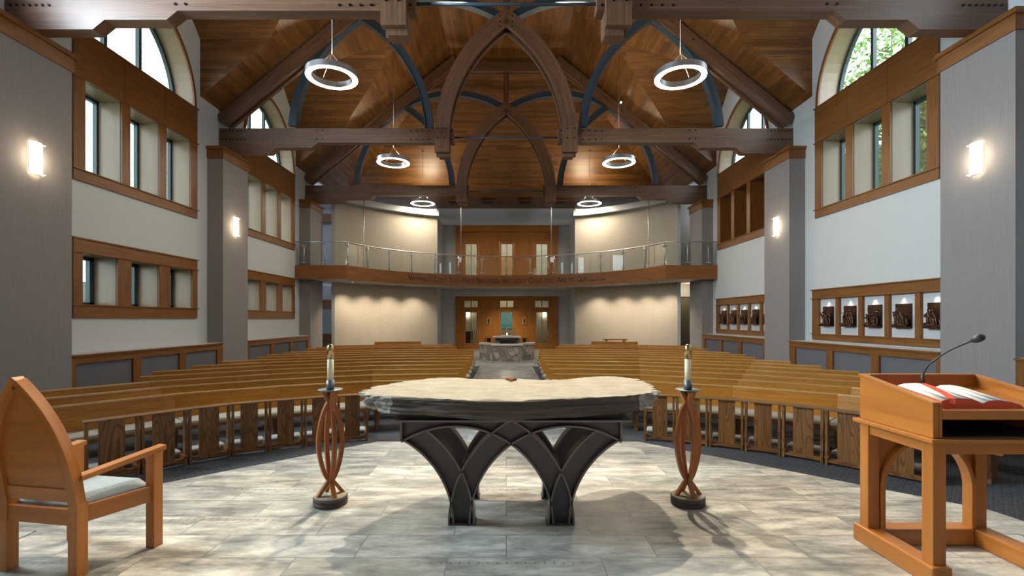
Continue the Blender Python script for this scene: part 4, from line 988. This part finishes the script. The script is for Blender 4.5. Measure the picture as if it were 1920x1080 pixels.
def slab():
    P = [Vector((x, y)) for x, y in OUT]; n = len(P); ring = []
    for i in range(n):          # rounded resampling of the outline (Catmull-Rom)
        p0, p1, p2, p3 = P[i-1], P[i], P[(i+1) % n], P[(i+2) % n]; m = max(4, int((p2-p1).length/0.02))
        for k in range(m):
            t = k/m; ring.append(0.5*((2*p1)+(-p0+p2)*t+(2*p0-5*p1+4*p2-p3)*t*t+(-p0+3*p1-3*p2+p3)*t**3))
    m = len(ring); c = Vector((0.05, 4.25)); mb = MB(); nrm = []
    for i in range(m):
        t = ring[(i+1) % m]-ring[i-1]; q = Vector((t.y, -t.x)).normalized()
        if q.dot(ring[i]-c) < 0: q = -q
        nrm.append(q)
    H = 0.128; Lz = 16; rows = []
    for j in range(Lz+1):
        f = j/Lz; z = 1.0-H*f; row = []
        for i, p in enumerate(ring):
            endl = max(0, (-p.x-0.82)/0.34); endr = max(0, (p.x-0.98)/0.33)
            strat = noise.noise(Vector((p.x*2.2, p.y*2.2, z*48)))*0.022+noise.noise(Vector((p.x*9, p.y*9, z*40)))*0.012
            rough = (endl+endr)*noise.noise(Vector((p.x*16, p.y*16, z*26)))*0.085
            tuck = 0.01*f-(endl*0.08+endr*0.06)*f**1.2
            zz = z+(noise.noise(Vector((p.x*3, p.y*3, 2.2)))*0.010 if j in (0, Lz) else 0)+(noise.noise(Vector((p.x*14, p.y*14, 9)))*0.006 if j == 0 else 0)
            if j == Lz: zz += -0.016*max(0, 1-abs(p.x-0.15)/0.8)+0.0
            q = p+nrm[i]*(strat+rough+tuck); row.append(Vector((q.x, q.y, zz)))
        rows.append(row)
    vs = [v for r in rows for v in r]; fs = [(j*m+i, j*m+(i+1) % m, (j+1)*m+(i+1) % m, (j+1)*m+i) for j in range(Lz) for i in range(m)]
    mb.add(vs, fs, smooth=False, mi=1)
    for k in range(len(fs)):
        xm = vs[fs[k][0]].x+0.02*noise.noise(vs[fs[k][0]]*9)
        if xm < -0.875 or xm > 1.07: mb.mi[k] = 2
    tops = [rows[0]]
    for k in (0.985, 0.95, 0.88, 0.76, 0.6, 0.42, 0.22):
        tops.append([Vector((c.x+(r.x-c.x)*k, c.y+(r.y-c.y)*k, 1.0+noise.noise(Vector((r.x*k*4, r.y*k*4, 5)))*0.012+noise.noise(Vector((r.x*k*19, r.y*k*19, 1)))*0.004)) for r in rows[0]])
    vs = [v for r in tops for v in r]+[Vector((c.x, c.y, 1.0))]
    fs = [((j+1)*m+i, (j+1)*m+(i+1) % m, j*m+(i+1) % m, j*m+i) for j in range(7) for i in range(m)]+[(7*m+(i+1) % m, 7*m+i, 8*m) for i in range(m)]
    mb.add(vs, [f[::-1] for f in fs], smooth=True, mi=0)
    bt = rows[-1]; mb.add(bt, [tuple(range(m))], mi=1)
    return mb
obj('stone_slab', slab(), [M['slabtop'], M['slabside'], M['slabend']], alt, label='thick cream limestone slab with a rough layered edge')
cr = MB().box((0.05, 4.74, 1.012), (0.035, 0.15, 0.012)).box((0.05, 4.755, 1.012), (0.11, 0.04, 0.012)).box((0.05, 4.745, 1.020), (0.018, 0.018, 0.006))
tag(obj('altar_cross', cr, plain('copper_enamel', (0.45, 0.14, 0.06), 0.35, 0.4)), 'small copper cross lying on the far edge of the stone altar top', 'cross')

# ------------------------------------------------------------ candlesticks and candles
def candlestick(x, y, rz, lb, lb2):
    r = thing('candlestick', lb, 'candlestick', (x, y, 0), rz)
    b = MB(); b.lathe([(0.0, 0), (0.140, 0.0), (0.143, 0.012), (0.143, 0.036), (0.139, 0.039), (0.143, 0.042), (0.142, 0.070), (0.135, 0.075), (0.0, 0.075)], (0, 0, 0), 40)
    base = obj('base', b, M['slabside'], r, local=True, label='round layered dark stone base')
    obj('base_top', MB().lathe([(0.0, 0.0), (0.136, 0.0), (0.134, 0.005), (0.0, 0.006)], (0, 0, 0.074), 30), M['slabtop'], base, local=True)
    for k in range(4):
        a = k*PI/2; ux, uy = math.cos(a), math.sin(a); pr = [(0.112, 0.070), (0.066, 0.135), (0.020, 0.200)]
        pr += [(0.020+0.082*math.sin(PI*t/18)**0.85, 0.20+0.685*t/18) for t in range(1, 18)]+[(0.020, 0.885), (0.040, 0.93), (0.064, 0.980)]
        pts = [(ux*q, uy*q, z) for q, z in pr]; wd = [0.034 if 3 < i < len(pts)-4 else 0.028 for i in range(len(pts))]
        obj('curved_leg', MB().sweep(pts, (-uy, ux, 0), wd, 0.036), M['candlewood'], r, local=True, bevel=0.002)
    obj('drip_dish', MB().lathe([(0.0, 0.975), (0.075, 0.977), (0.103, 0.988), (0.103, 0.992), (0.0, 0.984)], (0, 0, 0), 36), M['pewter'], r, local=True)
    obj('socket', MB().lathe([(0.0, 0.982), (0.034, 0.982), (0.034, 1.070), (0.029, 1.070), (0.0, 1.05)], (0, 0, 0), 24), M['pewter'], r, local=True)
    c = thing('candle', lb2, 'candle', (x, y, 1.05))
    obj('wax', MB().lathe([(0.0, 0.0), (0.0265, 0.0), (0.0265, 0.212), (0.0, 0.212)], (0, 0, 0), 24), M['wax'], c, local=True)
    obj('brass_cap', MB().lathe([(0.030, 0.205), (0.0305, 0.285), (0.029, 0.305), (0.022, 0.322), (0.011, 0.330), (0.0, 0.329)], (0, 0, 0), 24), M['brass'], c, local=True)
candlestick(-1.522, 4.19, rad(38), 'tall curved-wood candlestick left of the altar on round stone base', 'white candle with brass cap on the candlestick left of the altar')
candlestick(1.575, 4.19, rad(8), 'tall curved-wood candlestick right of the altar on round stone base', 'white candle with brass cap on the candlestick right of the altar')

# ------------------------------------------------------------ presider chair, seen from behind
ch = thing('armchair', 'cherry-wood armchair with pointed-arch back and pale blue-grey seat', 'chair', (-2.92, 3.07, 0), rad(-10))
hr, hf, yf = 0.268, 0.335, 0.41; sh = 0.04
lean = lambda z: -0.02-max(0, z-0.44)*0.17
path = [(0.268, 0.0, 0.44)]
def archq(n=16, half=0.268, z0=0.60, ht=0.615):
    R = (half*half+ht*ht)/(2*half); th = math.asin(ht/R); return [(half-R+R*math.cos(th*i/n), z0+R*math.sin(th*i/n)) for i in range(n+1)]
for s in (-1, 1):
    pts = [(s*0.268, lean(0.40), 0.42)]+[(s*x, lean(z), z) for x, z in archq()]
    obj('arch_stile', MB().sweep(pts, (0, 1, 0.17), 0.066, 0.062), M['cherry'], ch, local=True, bevel=0.003)
    obj('rear_leg', MB().span((s*0.268-0.034, -0.055, 0.0), (s*0.268+0.034, 0.015, 0.46)), M['cherry'], ch, local=True, bevel=0.003)
    obj('front_leg', MB().span((sh+s*hf-0.034, yf-0.036, 0.0), (sh+s*hf+0.034, yf+0.036, 0.672)), M['cherry'], ch, local=True, bevel=0.003)
    a = Vector((s*0.262, -0.0, 0)); b = Vector((sh+s*hf, yf, 0))
    def barr(p, q, w_, z0, z1, zz0=None, zz1=None):
        d = (q-p).normalized(); n = Vector((-d.y, d.x, 0))*w_/2; zz0 = z0 if zz0 is None else zz0; zz1 = z1 if zz1 is None else zz1
        vs = [p-n+Vector((0, 0, z0)), p+n+Vector((0, 0, z0)), q+n+Vector((0, 0, zz0)), q-n+Vector((0, 0, zz0)), p-n+Vector((0, 0, z1)), p+n+Vector((0, 0, z1)), q+n+Vector((0, 0, zz1)), q-n+Vector((0, 0, zz1))]
        return MB().add(vs, [(0, 1, 2, 3), (4, 7, 6, 5), (0, 4, 5, 1), (1, 5, 6, 2), (2, 6, 7, 3), (3, 7, 4, 0)], d)
    obj('seat_rail', barr(a, b, 0.035, 0.325, 0.43), M['cherry'], ch, local=True, bevel=0.003)
    d = (b-a).normalized(); obj('armrest', barr(a+Vector((s*0.02, -0.03, 0)), b+d*0.055+Vector((s*0.004, 0, 0)), 0.078, 0.600, 0.632, 0.672, 0.706), M['cherry'], ch, local=True, bevel=0.004)
obj('apex_block', MB().prism([(-0.034, 1.222), (0, 1.185), (0.034, 1.222), (0, 1.252)], lambda u, v, w_: (u, lean(v)+w_, v), -0.031, 0.031, g=(0, 0, 1)), M['cherry'], ch, local=True)
obj('rear_rail', MB().span((-0.24, -0.045, 0.32), (0.24, -0.005, 0.42)), M['cherry'], ch, local=True, bevel=0.003)
obj('front_rail', MB().span((sh-hf+0.03, yf-0.02, 0.32), (sh+hf-0.03, yf+0.02, 0.43)), M['cherry'], ch, local=True, bevel=0.003)
inn = archq(16, 0.236, 0.60, 0.575); poly = [(-0.236, 0.50)]+[(0.236, 0.50)]+inn+[(-x, z) for x, z in inn[::-1][1:]]
obj('back_panel', MB().prism(poly, lambda u, v, w_: (u, lean(v)+w_, v), -0.010, 0.012, g=(1, 0, 0)), M['cherry'], ch, local=True)
obj('back_rail', MB().add([(sx*0.24, lean(z)+dy, z) for z in (0.465, 0.55) for dy in (-0.02, 0.02) for sx in (-1, 1)], [(0, 2, 3, 1), (4, 5, 7, 6), (0, 1, 5, 4), (2, 6, 7, 3), (0, 4, 6, 2), (1, 3, 7, 5)]), M['cherry'], ch, local=True, bevel=0.002)
sc_ = MB(); nx, ny = 16, 12; vs = []
for j in range(ny+1):
    for i in range(nx+1):
        u, v = i/nx, j/ny; hw = 0.225+(hf-0.045-0.225)*v; xx = sh*v+(2*u-1)*hw; yy = 0.0+(yf+0.0)*v
        ed = min(u, 1-u)*2*hw; ev = min(v, 1-v)*yf; e = min(1, min(ed, ev)/0.045); vs.append((xx, yy, 0.43+0.055*math.sqrt(max(0, 1-(1-e)**2))))
fs = [(j*(nx+1)+i, j*(nx+1)+i+1, (j+1)*(nx+1)+i+1, (j+1)*(nx+1)+i) for j in range(ny) for i in range(nx)]
sc_.add(vs, fs, smooth=True); sc_.add([(-0.225, 0, 0.40), (0.225, 0, 0.40), (sh+hf-0.045, yf, 0.40), (sh-hf+0.045, yf, 0.40), (-0.225, 0, 0.43), (0.225, 0, 0.43), (sh+hf-0.045, yf, 0.43), (sh-hf+0.045, yf, 0.43)], [(0, 3, 2, 1), (0, 1, 5, 4), (1, 2, 6, 5), (2, 3, 7, 6), (3, 0, 4, 7)])
obj('seat_cushion', sc_, M['chairfab'], ch, local=True, label='pale blue-grey woven seat cushion')

# ------------------------------------------------------------ ambo
am = thing('ambo', 'cherry-wood ambo with sloping desk on four legs and arched front', 'ambo', (2.98, 3.2, 0))
X0, X1, Y0, Y1 = 2.56, 3.40, 2.90, 3.50
YZ = lambda u, v, w_: (w_, u, v)
for a, b in ((X0, X0+0.035), (X1-0.035, X1)):
    obj('side_panel', MB().prism([(Y0, 0.883), (Y0, 1.085), (Y1, 1.189), (Y1, 0.883)], YZ, a, b, g=(0, 1, 0)), M['cherry'], am, bevel=0.003)
    obj('side_rim', MB().prism([(Y0-0.008, 1.086), (Y0-0.008, 1.100), (Y1+0.008, 1.204), (Y1+0.008, 1.190)], YZ, a-0.008, b+0.008, g=(0, 1, 0)), M['cherry'], am)
obj('front_panel', MB().span((X0+0.036, Y1-0.035, 0.883), (X1-0.036, Y1, 1.19)), M['cherry'], am)
obj('front_rim', MB().span((X0+0.044, Y1-0.043, 1.19), (X1-0.044, Y1+0.008, 1.205)), M['cherry'], am)
for a in (X0+0.036, X1-0.055): obj('near_stile', MB().span((a, Y0-0.002, 0.885), (a+0.019, Y0+0.05, 1.088)), M['cherry'], am, bevel=0.002)
obj('near_rail', MB().span((X0+0.055, Y0, 0.995), (X1-0.055, Y0+0.03, 1.052)), M['cherry'], am, bevel=0.002)
obj('desk_board', MB().prism([(Y0+0.03, 1.022), (Y0+0.03, 1.042), (Y1-0.035, 1.118), (Y1-0.035, 1.098)], YZ, X0+0.035, X1-0.035, g=(1, 0, 0)), M['cherry'], am)
obj('shelf', MB().span((X0+0.035, Y0+0.03, 0.875), (X1-0.035, Y1-0.035, 0.888)), M['dark'], am)
obj('ledge_moulding', MB().span((X0-0.032, Y0-0.03, 0.857), (X1+0.032, Y1+0.03, 0.882)), M['cherry'], am, bevel=0.004)
obj('apron', MB().span((X0+0.012, Y0+0.07, 0.785), (X0+0.04, Y1-0.07, 0.857)).span((X1-0.04, Y0+0.07, 0.785), (X1-0.012, Y1-0.07, 0.857)).span((X0+0.07, Y0+0.012, 0.785), (X1-0.07, Y0+0.04, 0.857)).span((X0+0.07, Y1-0.04, 0.785), (X1-0.07, Y1-0.012, 0.857)), M['cherry'], am)
for x in (X0, X1-0.08):
    for y in (Y0, Y1-0.08): obj('leg', MB().span((x, y, 0.118), (x+0.08, y+0.08, 0.858)), M['cherry'], am, bevel=0.003)
for nm, a, b in (('left', (X0-0.03, Y0-0.03), (X0+0.095, Y1+0.03)), ('far', (X0+0.095, Y1-0.095), (X1-0.095, Y1+0.03)), ('right', (X1-0.095, Y0-0.03), (X1+0.03, Y1+0.03))):
    obj('plinth_rail', MB().span((*a, 0.0), (*b, 0.120)), M['cherry'], am, bevel=0.012)
ax = (X0+X1)/2; hw = (X1-X0)/2-0.08
def amarch(y, half, ht, n=14, zb=0.40):
    off = 0.05; R = half+off; th = math.acos(off/R); L = [(ax-half, 0.12)]+[(ax+off-R*math.cos(th*i/n), zb+R*math.sin(th*i/n)) for i in range(n+1)]
    return L+[(2*ax-x, z) for x, z in L[::-1][1:]]
A_ = amarch(0, hw-0.012, 0); sp = [(ax-hw, 0.12), (ax-hw, 0.79), (ax, 0.79)]
XZf = lambda u, v, w_: (u, w_, v); n_ = len(A_)//2
obj('arched_spandrel', MB().prism([(ax-hw, 0.12), (ax-hw, 0.79), (ax, 0.79)]+A_[:n_+1][::-1], XZf, Y1-0.05, Y1-0.035, g=(0, 0, 1)).prism([(ax, 0.79), (ax+hw, 0.79), (ax+hw, 0.12)]+A_[n_:][::-1], XZf, Y1-0.05, Y1-0.035, g=(0, 0, 1)), M['cherry'], am)
obj('arch_moulding', MB().sweep([(x, Y1-0.055, z) for x, z in amarch(0, hw-0.022, 0)], (0, 1, 0), 0.026, 0.075), M['cherry'], am)
dz = lambda y: 1.042+(y-(Y0+0.03))*(0.076/(Y1-0.035-Y0-0.03))
bk_ = thing('book', 'large open book with red page edges lying on the ambo', 'book', (2.93, 3.15, dz(3.15)))
red = plain('red_page_edges', (0.62, 0.09, 0.03), 0.6); pgm = plain('paper', (0.80, 0.77, 0.70), 0.8, noise_amt=0.03, nscale=40)
BX, B0, B1 = 2.935, 2.985, 3.325
prof = [(-0.245, 0.044), (-0.20, 0.056), (-0.12, 0.060), (-0.05, 0.054), (-0.012, 0.036), (0.0, 0.026), (0.012, 0.030), (0.05, 0.046), (0.12, 0.047), (0.19, 0.036), (0.245, 0.018)]
for s, nm in ((-1, 'left'), (1, 'right')):
    pf = [p for p in prof if p[0]*s >= 0]; 
    low = [(pf[-1][0] if s > 0 else pf[0][0], 0.006), (0, 0.006)]
    pol = (pf+[(pf[-1][0]+0.012, 0.006), (0.0, 0.006)]) if s > 0 else (pf+[(0.0, 0.006), (pf[0][0]-0.004, 0.006)])
    blk = obj('page_block', MB().prism(pol, lambda u, v, w_: (BX+u, w_, dz(w_)+v), B0, B1, g=(0, 1, 0)), red, bk_)
    pg = MB()
    for (u0, v0), (u1, v1) in zip(pf, pf[1:]):
        pg.add([(BX+u0, B0+0.001, dz(B0)+v0+0.001), (BX+u1, B0+0.001, dz(B0)+v1+0.001), (BX+u1, B1-0.001, dz(B1)+v1+0.001), (BX+u0, B1-0.001, dz(B1)+v0+0.001)], [(0, 1, 2, 3)], smooth=True)
    obj('open_page', pg, pgm, blk, solid=0.0015)
obj('cover', MB().prism([(-0.262, 0.0), (0.262, 0.0), (0.262, 0.006), (-0.262, 0.006)], lambda u, v, w_: (BX+u, w_, dz(w_)+v), B0-0.008, B1+0.008), red, bk_)
rb = MB(); rp = [(-0.075, 3.325, 0.058), (-0.100, 3.22, 0.0625), (-0.135, 3.10, 0.0625), (-0.17, 3.02, 0.060), (-0.19, 2.984, 0.058), (-0.195, 2.976, 0.03)]
rb.sweep([(BX+a, b, dz(b)+c+0.002) for a, b, c in rp], (0, 0.05, 1), 0.040, 0.0015); obj('ribbon', rb, plain('red_ribbon', (0.60, 0.06, 0.02), 0.5), bk_)
mc = thing('microphone', 'black gooseneck microphone rising from the ambo', 'microphone', (2.955, 3.42, 1.115))
gp = [Vector((2.945, 3.42, 1.11)), Vector((2.948, 3.42, 1.20)), Vector((2.965, 3.40, 1.27)), Vector((3.00, 3.36, 1.33)), Vector((3.035, 3.31, 1.385)), Vector((3.07, 3.26, 1.425)), Vector((3.105, 3.22, 1.455))]
gp2 = []
for i in range(len(gp)-1):
    p0, p1, p2, p3 = gp[max(0, i-1)], gp[i], gp[i+1], gp[min(len(gp)-1, i+2)]
    for t in (0, .25, .5, .75): gp2.append(0.5*((2*p1)+(-p0+p2)*t+(2*p0-5*p1+4*p2-p3)*t*t+(-p0+3*p1-3*p2+p3)*t**3))
gp2.append(gp[-1])
obj('gooseneck', MB().tube(gp2, 0.006, 8), M['mic'], mc)
obj('base', MB().cyl((2.945, 3.42, 1.10), (2.945, 3.42, 1.125), 0.032, 16).cyl((2.945, 3.42, 1.125), (2.946, 3.42, 1.20), 0.013, 12, r2=0.010), M['mic'], mc)
e_ = (gp[-1]-gp[-2]).normalized(); hp = [gp[-1]+e_*t for t in (-0.01, 0.0, 0.012, 0.035, 0.055, 0.066, 0.070)]
obj('foam_head', MB().tube(hp, [0.008, 0.016, 0.023, 0.026, 0.022, 0.012, 0.002], 14), M['mic'], mc)

# ------------------------------------------------------------ baptismal font
fo = thing('baptismal_font', 'low stone-walled baptismal font in the centre aisle', 'font', (0.04, 22.3, FL))
fx = 0.04
obj('front_wall', MB().span((fx-0.66, 21.35, FL), (fx+0.66, 22.0, 0.40)), M['fieldstone'], fo)
obj('front_cap', MB().span((fx-0.72, 21.29, 0.40), (fx+0.72, 22.04, 0.47)), M['caps'], fo, bevel=0.015)
for s in (-1, 1):
    q = [(0.66*s, 21.75), (1.27*s, 22.35), (1.27*s, 23.1), (0.9*s, 23.1), (0.9*s, 22.5), (0.5*s, 22.1)]
    obj('wing_wall', MB().prism([(fx+a, b) for a, b in q], XY, FL, 0.42), M['fieldstone'], fo)
    obj('wing_cap', MB().prism([(fx+a*1.03, b-0.04 if b < 22.4 else b) for a, b in q], XY, 0.42, 0.49), M['caps'], fo)
    obj('side_wall', MB().span((fx+s*0.9, 22.9, FL), (fx+s*1.27, 24.2, 0.42)), M['fieldstone'], fo)
obj('water', MB().span((fx-0.9, 22.0, 0.30), (fx+0.9, 23.2, 0.36)), M['dark'], fo)
obj('upper_basin', MB().span((fx-0.62, 23.2, FL), (fx+0.62, 24.0, 0.70)), M['fieldstone'], fo)
obj('upper_cap', MB().span((fx-0.68, 23.14, 0.68), (fx+0.68, 24.06, 0.76)), M['caps'], fo, bevel=0.015)
obj('spillway', MB().span((fx-0.33, 22.7, 0.36), (fx+0.33, 23.2, 0.66)).span((fx-0.55, 23.05, 0.60), (fx+0.55, 23.2, 0.66)), M['dark'], fo)
gd = thing('glass_dish', 'shallow glass dish with a lit candle on the font', 'dish', (fx, 23.5, 0.76))
obj('bowl', MB().lathe([(0.0, 0.76), (0.22, 0.765), (0.26, 0.85), (0.25, 0.85), (0.21, 0.775), (0.0, 0.77)], (fx, 23.5, 0), 28), M['railglass'], gd)
obj('flame', MB().sphere((fx, 23.5, 0.86), 0.03, 10, (1, 1, 1.8)), emissive('flame', (1, 0.75, 0.35), 25), gd)

# ------------------------------------------------------------ station niches with bronze reliefs on the right wall
STN = [('three robed figures kneeling together', 5), ('figures standing over a slope', 5), ('a figure lying across rocks with one leaning above', 4), ('crouching group bent under a long beam', 5), ('wide procession of standing figures', 7)]
def capsule(mb, a, b, r0, r1):
    a, b = Vector(a), Vector(b); pts = [a+(b-a)*t for t in (0, .25, .5, .75, 1)]
    mb.tube(pts, [r0, r0*1.05, (r0+r1)/2, r1, r1*0.9], 8); mb.sphere(a, r0, 8); mb.sphere(b, r1, 8)
def relief(x, y, z0, wd, ht, nfig, seed, lb, grp):
    rng = random.Random(seed); r = thing('bronze_relief', lb, 'relief', (x, y, z0), group=grp)
    t = 0.03; mb = MB(); nx, nz = 12, 14; vs = []
    for j in range(nz+1):
        for i in range(nx+1):
            u = -wd/2+wd*i/nx; v = ht*j/nz; vs.append((x-t-0.012*noise.noise(Vector((u*8, v*8, seed))), y+u, z0+v))
    mb.add(vs, [(j*(nx+1)+i, j*(nx+1)+i+1, (j+1)*(nx+1)+i+1, (j+1)*(nx+1)+i) for j in range(nz) for i in range(nx)], smooth=True)
    mb.span((x-t+0.006, y-wd/2, z0), (x, y+wd/2, z0+ht)); obj('plaque', mb, M['bronze'], r)
    g = MB(); vs = []; nx, nz = 16, 5
    for j in range(nz+1):
        for i in range(nx+1):
            u = -wd/2+wd*i/nx; f = j/nz; d = 0.13*math.sin(PI*(0.12+0.88*(1-f)))+0.02*noise.noise(Vector((u*14, f*3, seed+3)))
            vs.append((x-t-d, y+u*1.04, z0-0.01+f*ht*0.20*(1+0.5*noise.noise(Vector((u*6, 0.3, seed))))))
    g.add(vs, [(j*(nx+1)+i, j*(nx+1)+i+1, (j+1)*(nx+1)+i+1, (j+1)*(nx+1)+i) for j in range(nz) for i in range(nx)], smooth=True)
    g.span((x-t-0.10, y-wd/2, z0-0.012), (x, y+wd/2, z0+0.03)); obj('rocky_ground', g, M['bronze'], r)
    for k in range(nfig):
        f = MB(); u = -wd*0.44+wd*0.80*(k+rng.random()*0.5)/nfig; zb = z0+ht*0.16; h = ht*(0.36+0.26*rng.random()); ln = rng.uniform(-0.09, 0.09); d = x-t-rng.uniform(0.05, 0.10)
        hip = (d, y+u, zb+h*0.42); nk = (d-0.02, y+u+ln, zb+h*0.82); hd = (d-0.035, y+u+ln*1.3, zb+h*0.98)
        capsule(f, hip, nk, 0.038, 0.030); f.sphere(hd, 0.028, 8, (0.9, 0.9, 1.15))
        capsule(f, hip, (d-0.02, y+u-0.035, zb-0.01), 0.034, 0.02); capsule(f, hip, (d+0.01, y+u+0.045, zb), 0.034, 0.02)
        e1 = (d-0.05, nk[1]+rng.uniform(-0.10, 0.10), nk[2]-0.05+rng.uniform(-0.02, 0.09)); capsule(f, nk, e1, 0.018, 0.014); capsule(f, e1, (e1[0]-0.02, e1[1]+rng.uniform(-0.08, 0.08), e1[2]+rng.uniform(-0.06, 0.07)), 0.014, 0.011)
        e2 = (d-0.02, nk[1]+rng.uniform(-0.12, 0.05), nk[2]-rng.uniform(0.04, 0.09)); capsule(f, nk, e2, 0.018, 0.012)
        fo_ = obj('figure', f, M['bronze'], r); md = fo_.modifiers.new('merge', 'REMESH'); md.mode = 'VOXEL'; md.voxel_size = 0.009; md.use_smooth_shade = True
    if seed % 5 == 3: obj('beam', MB().box((x-0.14, y-0.05, z0+ht*0.22), (0.02, wd*1.15, 0.014)), M['bronze'], r)
    return r
for bi, c in ((0, BC[2]), (1, BC[3])):
    wh = 'near bay' if bi == 0 else 'far bay'; cy = c-0.11; h = 2.45
    cas = MB(); boards(cas, 1, [(cy-h, cy+h, 0.97, 1.15), (cy-h, cy+h, 2.21, 2.47), (cy-h, cy-2.155, 1.15, 2.21), (cy+2.155, cy+h, 1.15, 2.21)]+[(cy+(k+0.5)*0.89-0.07, cy+(k+0.5)*0.89+0.07, 1.15, 2.21) for k in (-2, -1, 0, 1)], 0, 0.05)
    boards(cas, 1, [(cy-h-0.05, cy+h+0.05, 1.135, 1.16), (cy-h-0.05, cy+h+0.05, 2.20, 2.22), (cy-h-0.05, cy+h+0.05, 2.46, 2.49)], 0, 0.085)
    st = struct('trim_%d' % (20+bi), cas, M['trim'])
    bb = MB(); bb.span((W+0.02, cy-2.3, 1.05), (W+0.05, cy+2.3, 2.3)); obj('niche_back', bb, M['white'], st)
    lw = MB()
    for k in range(5):
        y = cy+(k-2)*0.89
        for q in (y-0.375, y+0.375): lw.span((W-0.001, q-0.004, 1.15), (W+0.02, q+0.004, 2.21))
        lw.span((W-0.001, y-0.375, 1.14), (W+0.02, y+0.375, 1.15)); lw.span((W-0.001, y-0.375, 2.21), (W+0.02, y+0.375, 2.22))
    obj('niche_lining', lw, M['trim'], st)
    for k in range(5):
        y = cy+(2-k)*0.89; desc, nf = STN[k if bi == 0 else (k*2+1) % 5]
        nm = ['farthest from the camera', 'second from the far end', 'in the middle', 'second from the near end', 'nearest the camera'][k]
        relief(W+0.02, y, 1.40, 0.46, 0.56, nf, bi*5+k, 'bronze relief plaque in the right-wall niches, %s, %s' % (wh, nm), 'bronze relief plaques')
        lamp('niche_lamp', 'SPOT', (W-0.045, y, 2.2), 22.0, (1.0, 0.86, 0.66), 0.06, aim=(W+0.0, y, 1.15), spot=80, blend=0.8)

# ------------------------------------------------------------ outside: garden wall, trees, ground
struct('ground', MB().span((-40, -12, -1.2), (-12, 45, -1.0)).span((12, -12, -1.2), (40, 45, -1.0)), plain('lawn', (0.10, 0.16, 0.05), 0.9, noise_amt=0.4, nscale=3))
tag(obj('garden_wall', MB().span((-17.4, 5, -1), (-17, 30, 3.1)), M['brickout']), 'pale stone garden wall seen through the lower left windows', 'wall')
tag(obj('neighbouring_building', MB().span((17.2, 23.2, -1), (26, 40, 9.6)).span((17.0, 23.0, 9.6), (26.2, 40.2, 9.9)), M['brickout']), 'pale stone building seen through the right windows', 'building')
tag(obj('garden_wall', MB().span((17.2, 12, -1), (17.6, 23.0, 6.6)), plain('dark_fence', (0.05, 0.045, 0.04), 0.8)), 'dark wall behind the trees outside the right windows', 'wall')
leafm = [plain('spring_leaves', (0.16, 0.30, 0.07), 0.6, noise_amt=0.4, nscale=2), plain('olive_leaves', (0.22, 0.25, 0.06), 0.6, noise_amt=0.4, nscale=2)]
barkm = plain('bark', (0.16, 0.12, 0.09), 0.9, noise_amt=0.3, nscale=10)
def tree(x, y, h, R, lm, lb, seed):
    rng = random.Random(seed); t = thing('garden_tree', lb, 'tree', (x, y, -1.0))
    tr = MB(); tips = []
    tr.tube([(x, y, -1), (x+0.1, y, -1+h*0.25), (x, y+0.1, -1+h*0.6), (x, y, -1+h*0.9)], [0.16, 0.12, 0.08, 0.02], 8)
    for k in range(14):
        a = rng.random()*2*PI; z = -1+h*(0.25+0.6*rng.random()); q = R*(0.5+0.4*rng.random()); e = (x+q*math.cos(a), y+q*math.sin(a), z+q*0.9)
        tr.tube([(x, y, z), ((x+e[0])/2, (y+e[1])/2, z+q*0.3), e], [0.06, 0.04, 0.01], 6); tips.append(e)
    obj('trunk', tr, barkm, t)
    lf = MB()
    for k in range(9500):
        a, b = rng.random()*2*PI, math.acos(2*rng.random()-1); q = R*rng.random()**0.45
        c = Vector((x+q*math.sin(b)*math.cos(a), y+q*math.sin(b)*math.sin(a), -1+h*0.62+q*math.cos(b)*h*0.40/R))
        if noise.noise(c*0.8) < -0.22: continue
        d = Vector((rng.gauss(0, 1), rng.gauss(0, 1), rng.gauss(0, 1))).normalized()*0.13; e = d.cross(Vector((rng.gauss(0, 1), rng.gauss(0, 1), rng.gauss(0, 1)))).normalized()*0.055
        lf.add([c-d, c+e, c+d, c-e], [(0, 1, 2, 3)])
    obj('foliage', lf, lm, t)
tree(14.6, 18.3, 15.0, 2.0, leafm[0], 'tall green tree outside the nearest right window', 3)
tree(13.4, 15.3, 10.8, 1.3, leafm[1], 'small yellow-green tree outside the nearest right window', 5)
